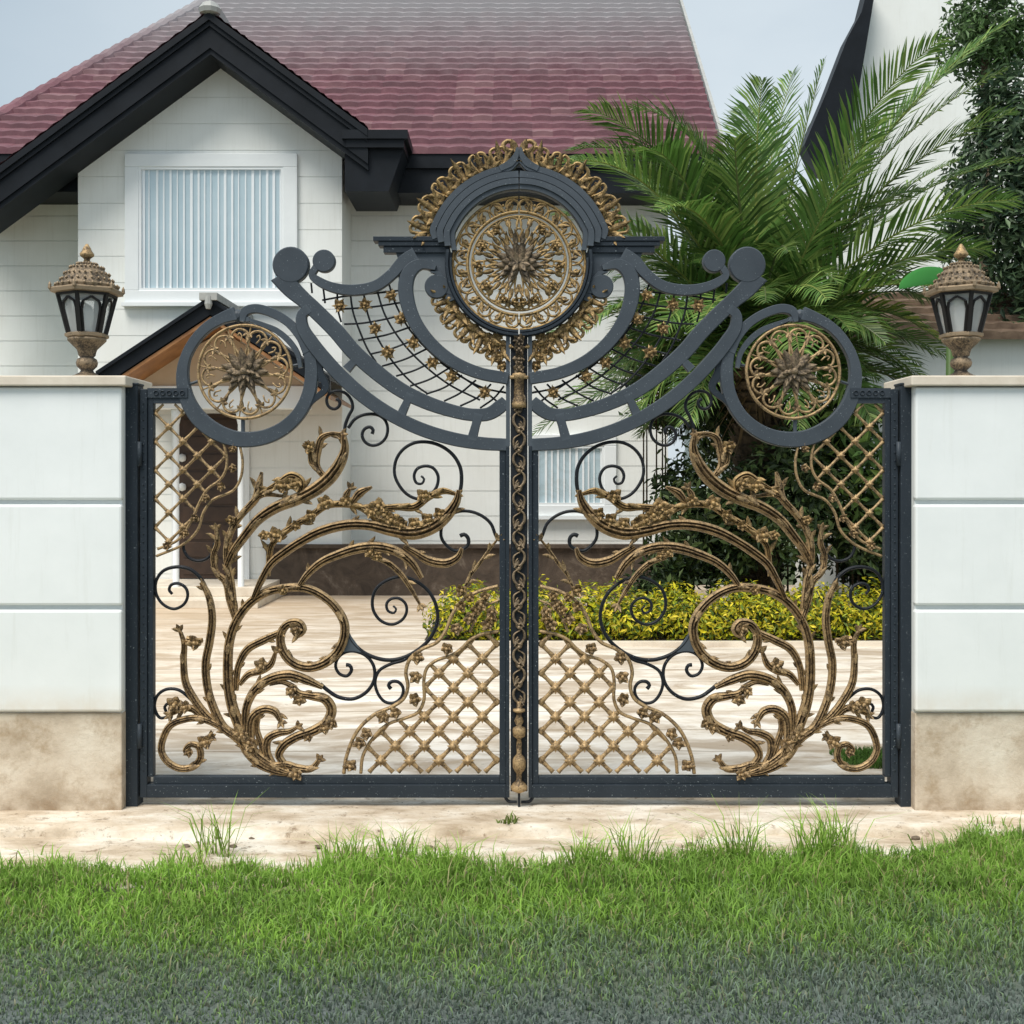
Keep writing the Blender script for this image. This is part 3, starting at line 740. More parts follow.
# centre bar with gold ornament belongs to the left leaf
def centre_bar():
    m = MB()
    def bx(x0,y0,x1,y1,f,b):
        X0,Z0 = G(x0,y1); X1,Z1 = G(x1,y0); m.box((X0,f,Z0),(X1,b,Z1))
    bx(510.6, 337, 527.4, 790, -.026, .02)
    bar = m.build('centre_bar', M['iron_black'], left_leaf)
    m = MB(); y = 392.0; rd = random.Random(3)
    cx = 519
    k = 0
    while y < 690:
        sg = 1 if k%2 else -1
        sweep(m, [(cx,y),(cx-5*sg,y+5),(cx-5*sg,y+12),(cx,y+17),(cx+3*sg,y+13),(cx+1*sg,y+10)], [1.4,2.6,3,2.4,2,1.4], 4, 'round', -.034, step=1.5)
        sweep(m, [(cx,y+4),(cx+5*sg,y+8),(cx+4.5*sg,y+17),(cx,y+24)], [1.2,2.2,2.4,1.6], 4, 'round', -.032, step=1.5)
        leafblade(m, (cx,y+12), 270+35*sg, 9, 4, -.034, .01); leafblade(m, (cx,y+2), 90-30*sg, 7, 3.5, -.034, .01)
        knob(m, (cx,y+20), 2, -.038)
        y += 19.5; k += 1
    for y in (340,350,360,369): blossom(m, (cx,y), 6.5, -.03, rd, 6)
    m.build('vine_ornament', M['oldbronze'], bar)
    m = MB()
    X, _ = G(519,0)
    def z(py): return G(0,py)[1]
    prof = [(.004,791),(.038,788),(.044,784.5),(.03,781),(.014,778),(.014,771),(.026,768),(.032,765),(.032,758),(.026,755),(.012,752),(.014,742),(.010,737),(.030,734),(.032,728),(.030,726),(.012,724),(.024,719),(.014,714),(.012,711),(.030,709.5),(.030,707.5),(.012,706),(.01,700)]
    m.lathe([(r,z(p)) for r,p in prof], X, -.045, 16)
    m.build('baluster', M['bronze'], bar, True)
    m = MB(); m.lathe([(.034,z(408)),(.036,z(404)),(.026,z(401)),(.024,z(381)),(.034,z(378)),(.034,z(374.5)),(.02,z(373))], X, -.03, 14)
    m.box((X-.045,-.05,z(379.5)),(X+.045,-.028,z(376.5)))
    m.build('collar', M['bronze'], bar, True)
    m = MB(); m.lathe([(.006,z(805)),(.006,z(790))], X, -.045, 8)
    for sx in (-1,1): sweep(m, [(519+sx*2,801),(519+sx*11,800),(519+sx*14,795)], [3,3.4,3.4], 4, 'round', -.02)
    m.build('drop_bolt', M['iron_black'], left_leaf)
centre_bar()

# gate posts
for s, lab in ((0,'dark navy square steel gate post against the left white wall'),(1,'dark navy square steel gate post against the right white wall')):
    m = MB(); X0, Z0 = G(124.5, 806); X1, Z1 = G(140.5, 386)
    m.box((X0,-.05,Z0),(X1,.05,Z1)); m.box((X0-.003,-.053,Z1),(X1+.003,.053,Z1+.012))
    c = ((X0+X1)/2 if not s else 2*AX-(X0+X1)/2)
    r = empty('gate_post', (c,0,Z0), lab, 'post', 'two gate posts')
    m.build('post_shaft', M['iron_dark'], r, mirror=bool(s), bevel=.004)
    m = MB()
    for zz in (1.75, .35):
        m.lathe([(.012,zz-.06),(.012,zz+.06)], X1+.009, -.045, 10)
    m.build('hinge', M['iron_dark'], r, True, mirror=bool(s))

# ------------------------------------------------------------------ boundary walls
def boundary_wall(x0, x1, lab, rightside):
    yf, yb = -.13, .25
    base_z = -.06
    r = empty('boundary_wall', ((x0+x1)/2, .06, 0), lab, 'wall')
    z = lambda py: P(0, py, yf)[2]
    m = MB(); m.box((x0+.01,yf+.02,base_z),(x1-.01,yb-.01,z(714)))
    m.build('wall_base', M['wall_base'], r, bevel=.006)
    m = MB(); m.box((x0+.012,yf+.035,z(714)),(x1-.012,yb-.012,z(385)))
    m.build('wall_core', M['panel'], r)
    spl = [(387,500),(504.5,605.5),(610,712)]
    for a, b in spl:
        m = MB(); m.box((x0+.004,yf,z(b)),(x1-.004,yf+.05,z(a)))
        m.build('render_panel', M['panel'], r, bevel=.012)
    m = MB(); e = .025
    m.box((x0-(e if rightside else 0), yf-.03, z(386)),(x1+(e if not rightside else 0), yb+.03, z(376)))
    m.build('coping', M['cap'], r, bevel=.006)
    return r
xl = P(122.5,0,-.13)[0]; xr = P(914.5,0,-.13)[0]
boundary_wall(-4.6, xl, 'white rendered wall with beige coping at the left of the gate', False)
boundary_wall(xr, 4.6, 'white rendered wall with beige coping at the right of the gate', True)

# ------------------------------------------------------------------ lanterns
def lantern(loc, lab):
    r = empty('wall_lantern', loc, lab, 'lantern', 'two hexagonal lanterns on the wall piers')
    L = Vector(loc); S = 1.0
    def la(mb, prof, n=6, rot=PI/6): mb.lathe([(a, b+L.z) for a, b in prof], L.x, L.y, n, 0, rot)
    m = MB(); la(m, [(.085,0),(.085,.012),(.06,.02),(.035,.035),(.03,.045),(.05,.065),(.054,.082),(.048,.1),(.032,.11),(.042,.12),(.045,.135),(.05,.15),(.085,.185),(.095,.195),(.095,.205)], 18)
    m.build('base', M['oldbronze'], r, True)
    m = MB(); la(m, [(.094,.205),(.108,.213),(.108,.226),(.096,.232)])
    for k in range(6):
        a0 = PI/6+k*PI/3; a1 = a0+PI/3
        b0 = Vector((math.cos(a0)*.092, math.sin(a0)*.092, .228)); t0 = Vector((math.cos(a0)*.142, math.sin(a0)*.142, .425))
        b1 = Vector((math.cos(a1)*.092, math.sin(a1)*.092, .228)); t1 = Vector((math.cos(a1)*.142, math.sin(a1)*.142, .425))
        def strut(p, q, w):
            d = (q-p).normalized(); u = Vector((d.y,-d.x,0));
            if u.length < .01: u = Vector((1,0,0))
            u.normalize(); v = d.cross(u)
            vs = [tuple(L+c+u*sx*w+v*sy*w) for c in (p,q) for sx,sy in ((-1,-1),(1,-1),(1,1),(-1,1))]
            m.add(vs, [(0,1,2,3),(7,6,5,4),(0,4,5,1),(1,5,6,2),(2,6,7,3),(3,7,4,0)])
        strut(b0, t0, .0085); strut(t0, t1, .009)
        # pointed arch tracery in each pane
        pts = []
        for u, v in ((.16,.0),(.13,.6),(.2,.8),(.5,.93),(.8,.8),(.87,.6),(.84,.0)):
            lo = b0.lerp(b1,u); hi = t0.lerp(t1,u); pts.append(lo.lerp(hi,.03+.93*v)*1.0)
        for a_, b_ in zip(pts, pts[1:]): strut(a_, b_, .0052)
    m.build('cage', M['oldbronze'], r)
    m = MB(); la(m, [(.086,.23),(.135,.425)]); m.build('pane', M['lampglass'], r)
    m = MB(); la(m, [(.02,.235),(.024,.25),(.024,.27),(.03,.29),(.034,.33),(.024,.365),(.006,.375)], 14); m.build('bulb', M['lamp_white'], r, True)
    m = MB(); la(m, [(.142,.425),(.178,.43),(.18,.447),(.172,.455),(.15,.458)], 6)
    la(m, [(.150,.458),(.152,.47),(.135,.48),(.118,.505),(.098,.54),(.066,.567),(.034,.582),(.022,.592)], 12, 0)
    for k in range(12):      # ribs and beads on the roof
        a = k*PI/6
        for (rr, zz, q) in ((.152,.468,.008),(.128,.497,.007),(.11,.528,.0065),(.082,.56,.007),(.05,.58,.006)):
            for aa in (a, a+PI/12):
                x, y = math.cos(aa)*rr, math.sin(aa)*rr
                m.lathe([(.001,-q),(q*.8,-q*.4),(q,q*.3),(q*.5,q),(.001,q*1.3)], L.x+x, L.y+y, 6, L.z+zz)
    for k in range(6):       # little curled horns at the eave corners
        a = PI/6+k*PI/3; x, y = math.cos(a)*.178, math.sin(a)*.178
        m.lathe([(.001,-.01),(.01,0),(.008,.02),(.001,.034)], L.x+x, L.y+y, 6, L.z+.447)
    m.build('roof', M['oldbronze'], r)
    m = MB(); la(m, [(.02,.592),(.014,.602),(.018,.61),(.034,.622),(.036,.632),(.024,.648),(.02,.66),(.006,.683)], 12, 0); m.build('finial', M['bronze'], r, True)
zc = P(0,376,-.13)[2]
lantern((P(87,0,.06)[0], .06, zc), 'bronze hexagonal lantern on the left wall in front of white siding')
lantern((P(961,0,.06)[0], .06, zc), 'bronze hexagonal lantern on the right wall among the palm fronds')

# ------------------------------------------------------------------ ground, apron, driveway
m = MB(); m.box((-150,-60,-.4),(150,260,-.075)); o = m.build('ground', M['soil']); o['kind'] = 'structure'
def sheet(name, x0, x1, y0, y1, z, mat, nx=120, ny=20, amp=0.0, edge=0.0, thick=.12):
    """slab with a slightly uneven top and a ragged front edge"""
    m = MB(); vs = []; rr = np.random.default_rng(3)
    ph = rr.uniform(0, 6, 8)
    for j in range(ny+1):
        for i in range(nx+1):
            x = x0+(x1-x0)*i/nx; y = y0+(y1-y0)*j/ny
            e = edge*sum(math.sin(x*f+p)/ (1+k*.6) for k, (f, p) in enumerate(zip((1.7,3.9,7.7,15,27,49), ph)))
            y += e*(1-j/ny)**2
            zz = z+amp*(math.sin(x*3.1+ph[0])*math.sin(y*9+ph[1])+.5*math.sin(x*11+y*17+ph[2]))
            if j == 0: zz -= .02
            vs.append((x,y,zz))
    n = nx+1; fs = [(j*n+i, j*n+i+1, (j+1)*n+i+1, (j+1)*n+i) for j in range(ny) for i in range(nx)]
    b = len(vs); vs += [(vs[i][0], vs[i][1]-.01, z-thick) for i in range(n)]
    fs += [(b+i, b+i+1, i+1, i) for i in range(nx)]
    m.add(vs, fs)
    o = m.build(name, mat, None, True); o['kind'] = 'structure'; return o
sheet('pavement', -5, 5, -.40, .32, -.002, M['concrete'], 300, 14, .0022, .018)
sheet('gutter', -5, 5, -.98, -.33, -.045, M['concrete'], 300, 16, .007, .05)
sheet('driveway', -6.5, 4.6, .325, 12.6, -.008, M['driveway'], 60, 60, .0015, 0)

# ------------------------------------------------------------------ grass verge
def blades(name, n, xr, yr, hfun, colfun, zbase, lab, width=(.0018,.0040), dens=None, gmat=None, kind='stuff', cat='grass', lean=.5):
    x = rng.uniform(*xr, n); y = rng.uniform(*yr, n)
    if dens is not None:
        keep = rng.random(n) < dens(x, y); x, y = x[keep], y[keep]
    n = len(x); h = hfun(x, y)*rng.uniform(.45,1.25,n); a = rng.uniform(0, 2*PI, n); w = rng.uniform(*width, n)
    ln = rng.uniform(.1, lean, n)*h*1.3; la = rng.uniform(0, 2*PI, n)
    zb = zbase(x, y) if callable(zbase) else np.full(n, zbase)
    V = np.zeros((n,5,3)); wx, wy = np.cos(a)*w, np.sin(a)*w
    lx, ly = np.cos(la)*ln, np.sin(la)*ln
    V[:,0] = np.stack([x-wx, y-wy, zb],1); V[:,1] = np.stack([x+wx, y+wy, zb],1)
    V[:,2] = np.stack([x-wx*.8+lx*.35, y-wy*.8+ly*.35, zb+h*.6],1); V[:,3] = np.stack([x+wx*.8+lx*.35, y+wy*.8+ly*.35, zb+h*.6],1)
    V[:,4] = np.stack([x+lx, y+ly, zb+h*(1-.3*ln/np.maximum(h,1e-4))],1)
    C = colfun(x, y, n)
    me = bpy.data.meshes.new(name)
    me.vertices.add(n*5); me.vertices.foreach_set('co', V.ravel())
    idx = np.arange(n)[:,None]*5
    loops = np.concatenate([idx+np.array([[0,1,3,2]]), idx+np.array([[2,3,4]])],1).ravel()
    me.loops.add(len(loops)); me.loops.foreach_set('vertex_index', loops)
    st = (np.arange(n)[:,None]*7+np.array([[0,4]])).ravel(); tot = np.tile([4,3], n)
    me.polygons.add(2*n); me.polygons.foreach_set('loop_start', st)
    try: me.polygons.foreach_set('loop_total', tot)
    except Exception: pass
    me.update(calc_edges=True); me.validate()
    ca = me.color_attributes.new('Col','FLOAT_COLOR','POINT')
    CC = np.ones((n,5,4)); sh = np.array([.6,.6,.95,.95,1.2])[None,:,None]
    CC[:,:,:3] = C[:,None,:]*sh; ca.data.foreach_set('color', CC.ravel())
    me.materials.append(gmat or M['grass'])
    o = bpy.data.objects.new(name, me); col.objects.link(o)
    if kind: o['kind'] = kind
    if lab: tag(o, lab, cat)
    return o
def wob(x, s=0): return .5*np.sin(x*1.3+1+s)+.3*np.sin(x*3.7+2.2+s)+.2*np.sin(x*8.9+s)+.12*np.sin(x*21+s)
def edgeY(x): # back edge of the turf
    e = -.86+.10*wob(x)+.12*np.clip((x-.2)/1.8,0,1)+.38*np.clip((x-1.75)/.4,0,1)
    return e-.14*np.exp(-((x-.05)/.16)**2)
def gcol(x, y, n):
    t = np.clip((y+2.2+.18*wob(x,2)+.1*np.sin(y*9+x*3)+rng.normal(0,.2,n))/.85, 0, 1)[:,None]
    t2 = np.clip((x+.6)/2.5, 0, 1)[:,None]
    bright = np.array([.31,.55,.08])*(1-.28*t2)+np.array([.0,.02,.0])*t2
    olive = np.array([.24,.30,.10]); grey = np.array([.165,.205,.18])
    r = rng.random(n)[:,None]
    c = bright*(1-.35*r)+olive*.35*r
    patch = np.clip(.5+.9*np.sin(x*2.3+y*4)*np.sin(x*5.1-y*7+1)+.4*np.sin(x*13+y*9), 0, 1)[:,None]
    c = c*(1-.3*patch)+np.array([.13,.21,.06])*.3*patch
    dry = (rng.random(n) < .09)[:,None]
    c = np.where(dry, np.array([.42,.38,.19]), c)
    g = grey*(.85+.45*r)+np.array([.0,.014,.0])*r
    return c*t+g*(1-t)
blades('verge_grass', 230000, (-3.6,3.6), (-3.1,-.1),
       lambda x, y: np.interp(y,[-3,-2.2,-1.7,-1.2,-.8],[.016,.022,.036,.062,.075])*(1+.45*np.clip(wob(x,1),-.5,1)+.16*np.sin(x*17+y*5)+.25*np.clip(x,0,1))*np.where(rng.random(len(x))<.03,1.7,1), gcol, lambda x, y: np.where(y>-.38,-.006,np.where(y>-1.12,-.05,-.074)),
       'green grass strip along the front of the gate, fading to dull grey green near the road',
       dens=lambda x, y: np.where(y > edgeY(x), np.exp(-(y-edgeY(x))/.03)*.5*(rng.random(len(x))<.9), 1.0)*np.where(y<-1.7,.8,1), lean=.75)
# tall tufts, each a plant of its own
tufts = [(215,858,.24,26,'tall thin grass tuft sprouting from the concrete left of centre'),(345,868,.15,60,'broad grass tuft at the verge edge before the left lattice'),(395,866,.16,50,'leaning grass tuft at the verge edge left of the gate centre'),
         (590,870,.14,70,'grass tuft with low spreading blades just right of the gate centre'),(632,872,.20,55,'tall leaning grass tuft second right of the gate centre'),(740,868,.22,50,'tall straight grass tuft before the middle of the right leaf'),
         (705,868,.14,60,'short bushy grass tuft left of the tall straight one'),(815,862,.19,60,'tall dense grass tuft before the right scrollwork'),(838,858,.20,50,'tall grass tuft nearest the right gate post'),(445,876,.14,60,'short grass tuft left of the bare gap at the verge edge'),(185,872,.11,40,'low grass tuft left of the tall thin one')]
for (px, py, h, n, lab) in tufts:
    h *= 1.3; n = int(n*1.5)
    d = F*(CH+.06)/(py-HY); X = (px-512)/F*d; Yp = d-CAMD
    cols = lambda x, y, k: np.array([.28,.48,.08])*(.6+.7*rng.random((k,1)))+np.array([.06,.02,.02])*rng.random((k,1))
    o = blades('grass_tuft', n, (X-.07,X+.07), (Yp-.04,Yp+.04), lambda x, y: np.full(len(x), h), cols, -.072, lab, (.0022,.004), None, None, None, 'grass tuft', .8)
    # origin at its foot
    o.data.transform(Matrix.Translation((-X,-Yp,.07))); o.location = (X,Yp,-.07)
    o['group'] = 'tall grass tufts along the verge'

# small weed in the joint at the gate centre
for (px,py,h,n,lab) in ((507,822,.06,26,'small weed growing in the concrete below the drop bolt'),):
    d = F*CH/(py-HY); X = (px-512)/F*d; Yp = d-CAMD
    o = blades('weed', n, (X-.05,X+.05), (Yp-.02,Yp+.02), lambda x, y: np.full(len(x), h), lambda x,y,k: np.array([.17,.24,.05])*(.6+.8*rng.random((k,1))), -.01, lab, (.003,.006), None, None, None, 'weed', 1.2)
    o.data.transform(Matrix.Translation((-X,-Yp,.01))); o.location = (X,Yp,-.01)
pr = random.Random(4)
for k in range(22):
    px = pr.uniform(20,1000); py = pr.uniform(826,858); d = F*CH/(py-HY); X = (px-512)/F*d; Yp = d-CAMD; r_ = pr.uniform(.006,.016)
    zb_ = 0 if Yp > -.34 else -.045
    m = MB(); vs = []
    prof_ = [(r_*.8,-.003),(r_,r_*.3),(r_*.7,r_*.75),(r_*.2,r_*.9)]
    m.lathe(prof_, X, Yp, 7, zb_)
    m.v = [(a+pr.uniform(-.2,.2)*r_, b+pr.uniform(-.2,.2)*r_, c+pr.uniform(-.15,.15)*r_) for a,b,c in m.v]
    m.v = [(X+(a-X)*1.5,b,c) for a,b,c in m.v]
    o = m.build('pebble', M['pebble'], None)
    o.data.transform(Matrix.Translation((-X,-Yp,-zb_))); o.location = (X,Yp,zb_)
    tag(o, 'small dark stone chip lying on the concrete strip between gate and grass', 'pebble', 'stone chips on the concrete strip')
# grass patch inside the gate on the right
blades('lawn_patch', 9000, (2.35*.8,3.2), (.75,1.15), lambda x,y: np.full(len(x), .05), lambda x,y,k: np.array([.10,.20,.04])*(.5+.9*rng.random((k,1))), -.006,
       'small strip of lawn inside the gate beside the right post', dens=lambda x,y: np.clip((x-1.85)/.15,0,1))

# ------------------------------------------------------------------ house
def siding(mb, xL, xR, z0, z1, yf, pitch, xLf=None, xRf=None, zoff=0.0, thick=.12, gap=.010):
    """lap boards between z0 and z1; xLf/xRf(z) give sloping ends"""
    xLf = xLf or (lambda z: xL); xRf = xRf or (lambda z: xR)
    mb_rows = []
    z = z0
    k = 0
    while z < z1-1e-4:
        t = min(z1, z+pitch-((zoff) if k == 0 else 0))
        a, b = z, t-gap if t < z1 else t
        # split at slope breaks for accuracy
        cuts = sorted({a, b}|{c for c in mb_breaks if a < c < b})
        for c0, c1 in zip(cuts, cuts[1:]):
            e = .0 if c1 >= z1-1e-4 else 0
            if xRf(c1)-xLf(c1) < .001 and xRf(c0)-xLf(c0) < .001: continue
            poly = [(xLf(c0),c0),(xRf(c0),c0),(xRf(c1),c1),(xLf(c1),c1)]
            mb.prism(poly, yf, yf+thick)
        z = t; k += 1
house = empty('house', (-2.0, 12, 0), 'white sided house with maroon tiled roof and a gabled bay with black fascia', 'house')
PIT = .375
# main wall behind
mb_breaks = []
Y1 = 12.0; D1 = 18.0
wx = lambda px, Yv: (px-512)/F*(CAMD+Yv)
wz = lambda py, Yv: CH-(py-HY)/F*(CAMD+Yv)
m = MB(); siding(m, -9.2, wx(668,Y1), .02, wz(186,Y1)+.35, Y1, PIT, zoff=.06)
m.build('wall', M['siding'], house)
m = MB(); m.box((-9.19,Y1+.02,.02),(wx(668,Y1)-.01,Y1+6,wz(186,Y1)+.33)); m.build('wall_core', M['siding'], house)
# bay
Y2 = 11.0
xa, xb = wx(78,Y2), wx(342,Y2); xm = (xa+xb)/2; zs = wz(149,Y2); tanr = .80
zap = zs+(xb-xm)*tanr
mb_breaks = [zs]
m = MB()
siding(m, xa, xb, .02, zap-.01, Y2, PIT, lambda z: xa if z <= zs else xa+(z-zs)/tanr, lambda z: xb if z <= zs else xb-(z-zs)/tanr, zoff=.1, thick=.05)
m.build('bay_wall', M['siding'], house)
m = MB(); m.prism([(xa+.005,.02),(xb-.005,.02),(xb-.005,zs-.01),(xm,zap-.03),(xa+.005,zs-.01)], Y2+.012, Y1+2.5); m.build('bay_core', M['siding'], house)
mb_breaks = []
# bay roof: rake boards, soffit, tiles
Yr = 10.4
zpk = wz(14,Yr); xpk = wx(210,Yr); sl = .735
def rake(side):
    xe = wx(368,Yr) if side > 0 else wx(-60,Yr)
    ze = zpk-abs(xe-xpk)*sl
    m = MB()
    # two stepped mouldings + deep board, extruded back over the wall as black soffit
    for (o0, o1, yf, yb) in ((0,.10,Yr-.07,Yr+.3),(.10,.17,Yr-.035,Yr+.3),(.17,.46,Yr,Yr+.12),(.46,.54,Yr+.03,Yr+.68)):
        pts = [(xpk,zpk-o0),(xe,ze-o0),(xe,ze-o1),(xpk,zpk-o1)]
        if side < 0: pts = pts[::-1]
        m.prism(pts, yf, yb)
    m.build('rake_board', M['fascia'], house)
    return xe, ze
xeR, zeR = rake(1); xeL, zeL = rake(-1)
m = MB()
for side, xe, ze in ((1,xeR,zeR),(-1,xeL,zeL)):
    vs = []; nn = 40
    for i in range(nn+1):
        t = i/nn
        for yy in (Yr-.05, Y1+6):
            vs.append((xpk+(xe-xpk)*t, yy, zpk+.03+(ze-zpk)*t+.02*(i%2)))
    m.add(vs, [(2*i,2*i+1,2*i+3,2*i+2) for i in range(nn)])
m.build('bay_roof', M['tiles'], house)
m = MB(); m.lathe([(.03,0),(.14,.02),(.16,.08),(.10,.16),(.02,.2)], xpk, Yr, 10, zpk-.02); m.box((xpk-.12,Yr,zpk-.02),(xpk+.12,Y1+4,zpk+.12)); m.build('ridge_cap', M['lead'], house)
# eave returns / gutters
m = MB()
zg1 = wz(121,Yr); zg0 = wz(152,Yr)
m.box((xeR-.35,Yr-.06,zeR-.13),(wx(408,Yr),Yr+1.2,zeR-.01)); m.box((xeR-.3,Yr-.02,zeR-.24),(wx(404,Yr),Yr+1.2,zeR-.13))
m.prism([(wx(344,Yr),wz(190,Yr)),(wx(388,Yr),wz(190,Yr)),(wx(403,Yr),zeR-.24),(wx(344,Yr),zeR-.24)], Yr+.08, Yr+1.3)
m.build('eave_return', M['fascia'], house)
m = MB()
Ye = 11.15
m.box((wx(392,Ye),Ye,wz(168,Ye)),(wx(722,Ye),Ye+.14,wz(153,Ye))); m.box((wx(390,Ye),Ye+.05,wz(192,Ye)),(wx(716,Ye),Y1+.1,wz(168,Ye)))
m.build('gutter', M['fascia'], house)
m = MB()
m.box((-9.6,Ye,wz(168,Ye)),(wx(70,Ye),Ye+.14,wz(153,Ye))); m.box((-9.5,Ye+.05,wz(191,Ye)),(wx(77.5,Ye),Y1+.1,wz(168,Ye)))
m.build('gutter', M['fascia'], house)
# main tiled roof
def tile_roof(name, parent, mat, y0, z0, slope, ncourse, course, xl, xr, wave=.30, amp=.018, lip=.072, dx=.05):
    m = MB(); L = math.hypot(1, slope)
    for k in range(ncourse):
        ya, yb = y0+k*course/L, y0+(k+1.12)*course/L
        za, zb = z0+k*course/L*slope, z0+(k+1.12)*course/L*slope
        x0, x1 = xl(k), xr(k); n = max(2, int((x1-x0)/dx)); vs = []
        for i in range(n+1):
            x = x0+(x1-x0)*i/n; w = amp*abs(math.sin(PI*x/wave))+.006*math.sin(k*7.3+int(x/wave)*3.1)
            vs += [(x,ya,za-.015),(x,ya-.004,za+lip+w),(x,yb,zb+w*.35)]
        m.add(vs, [(3*i,3*i+3,3*i+4,3*i+1) for i in range(n)]+[(3*i+1,3*i+4,3*i+5,3*i+2) for i in range(n)])
    return m.build(name, mat, parent)
z_e = wz(153,Ye)
NC = 32; CO = .325; sm = .72
LY = CO/math.hypot(1,sm)
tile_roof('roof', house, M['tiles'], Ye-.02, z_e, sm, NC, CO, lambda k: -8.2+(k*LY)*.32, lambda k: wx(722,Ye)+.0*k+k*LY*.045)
# verge board on the right of the roof + back
m = MB(); xv = wx(722,Ye)+.02
yk = Ye+NC*LY; zk = z_e+NC*LY*sm
for i in range(1):
    m.add([(xv,Ye-.05,z_e-.2),(xv+.05,Ye-.05,z_e-.2),(xv+.05,Ye-.05,z_e+.07),(xv,Ye-.05,z_e+.07),
           (xv+NC*LY*.045,yk,zk-.2),(xv+.05+NC*LY*.045,yk,zk-.2),(xv+.05+NC*LY*.045,yk,zk+.1),(xv+NC*LY*.045,yk,zk+.1)],
          [(0,1,2,3),(1,5,6,2),(4,0,3,7),(3,2,6,7),(5,4,7,6),(0,4,5,1)])
m.build('verge_board', M['lead'], house)
m = MB(); sweepn = NC*3; pr = []
for i in range(sweepn+1):
    kk = i/3; xx = -8.2+(kk*LY)*.32; yy = Ye+kk*LY; zz = z_e+kk*LY*sm+.05+(.02 if i%3==0 else 0)
    for a in range(6): pr.append((xx+.13*math.cos(PI*a/5), yy, zz+.12*math.sin(PI*a/5)-.03))
m.add(pr, [(i*6+a, i*6+a+1, (i+1)*6+a+1, (i+1)*6+a) for i in range(sweepn) for a in range(5)])
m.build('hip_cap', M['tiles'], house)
# upper window
def window(name, parent, px0, py0, px1, py1, Yw, tpx, slats, sill=True, slatdark=False):
    x0, x1, z1, z0 = wx(px0,Yw), wx(px1,Yw), wz(py0,Yw), wz(py1,Yw); t = tpx*(CAMD+Yw)/F
    fr = MB(); yf = Yw-.07
    fr.box((x0-t,yf,z1),(x1+t,Yw-.003,z1+t*.95)); fr.box((x0-t,yf,z0-t*.9),(x1+t,Yw-.003,z0))
    fr.box((x0-t,yf,z0),(x0,Yw-.003,z1)); fr.box((x1,yf,z0),(x1+t,Yw-.003,z1))
    w = fr.build(name, M['white_trim'], parent, bevel=.008)
    s = MB(); q = .035
    s.box((x0,yf+.012,z1-q),(x1,Yw-.01,z1)); s.box((x0,yf+.012,z0),(x1,Yw-.01,z0+q)); s.box((x0,yf+.012,z0+q),(x0+q,Yw-.01,z1-q)); s.box((x1-q,yf+.012,z0+q),(x1,Yw-.01,z1-q))
    s.build('sash', M['white_trim'], w)
    b = MB(); b.box((x0,Yw-.012,z0),(x1,Yw-.004,z1)); b.build('backing', M['blind_back'], w)
    v = MB(); rr = random.Random(2); n = slats
    for k in range(n):
        xc = x0+(k+.5)*(x1-x0)/n+rr.uniform(-.012,.012); hw = (x1-x0)/n*rr.uniform(.10,.22)
        v.add([(xc-hw,Yw-.018,z0+.03),(xc+hw,Yw-.030,z0+.03),(xc+hw,Yw-.030,z1-.03),(xc-hw,Yw-.018,z1-.03)], [(0,1,2,3)])
    v.build('blinds', M['blind'], w)
    g = MB(); g.add([(x0+.01,Yw-.044,z0+.01),(x1-.01,Yw-.044,z0+.01),(x1-.01,Yw-.044,z1-.01),(x0+.01,Yw-.044,z1-.01)],[(0,1,2,3)]); g.build('pane', M['glass'], w)
    if sill:
        q = MB(); q.box((x0-t-.03,yf-.06,z0-t*.9-.05),(x1+t+.03,Yw-.004,z0-t*.9)); q.build('sill', M['white_trim'], w)
window('window', house, 140, 168, 284, 291, Y2, 14, 21)
window('window', house, 530, 446, 604, 505, Y1, 12, 12)
# stone plinth along the house
m = MB(); m.box((wx(266,10.9),10.9,-.01),(wx(672,10.9),11.02,wz(548,10.9))); m.box((wx(262,10.8),10.84,wz(548,10.9)),(wx(674,10.8),11.06,wz(548,10.9)+.05))
m.build('plinth', M['stone'], house)
# ---- porch
porch = empty('porch', (wx(212,9.6), 10, 0), 'small gabled entrance porch with black verge, timber soffit and white columns', 'porch')
Yp = 9.0; xk = wx(210,Yp); zk_ = wz(297,Yp); spx = .66
def prake(xe):
    ze = zk_-abs(xe-xk)*spx; m = MB(); s = 1 if xe > xk else -1
    for (o0,o1,yf,yb) in ((0,.05,Yp-.05,Yp+2),(.05,.22,Yp,Yp+.08)):
        p = [(xk,zk_-o0),(xe,ze-o0),(xe,ze-o1),(xk,zk_-o1)]
        m.prism(p if s > 0 else p[::-1], yf, yb)
    m.build('verge_board', M['fascia'], porch)
    m = MB(); p = [(xk,zk_-.24),(xe,ze-.24),(xe,ze-.29),(xk,zk_-.29)]; m.prism(p if s > 0 else p[::-1], Yp+.02, Yp+1.98); m.build('soffit', M['soffit_wood'], porch)
prake(wx(97,Yp)); prake(wx(330,Yp))
m = MB(); m.box((xk-.11,Yp-.1,zk_-.05),(xk+.11,Yp+2,zk_+.04)); m.lathe([(.03,-.16),(.05,-.1),(.04,0)], xk, Yp-.08, 8, zk_); m.build('ridge_cap', M['lead'], porch)
m = MB(); Yq = Yp+.7
x0, x1 = wx(120,Yq), wx(306,Yq); zb = wz(386,Yq); xkq = xk
zt = zk_-.30
m.prism([(x0,zb),(x1,zb),(xkq,min(zt, zb+(x1-xkq)*spx))], Yq, Yq+.15); m.build('pediment', M['pediment'], porch)
m = MB(); m.box((x0-.05,Yq-.04,zb-.30),(x1+.05,Yq+.2,zb)); m.build('beam', M['white_trim'], porch, bevel=.01)
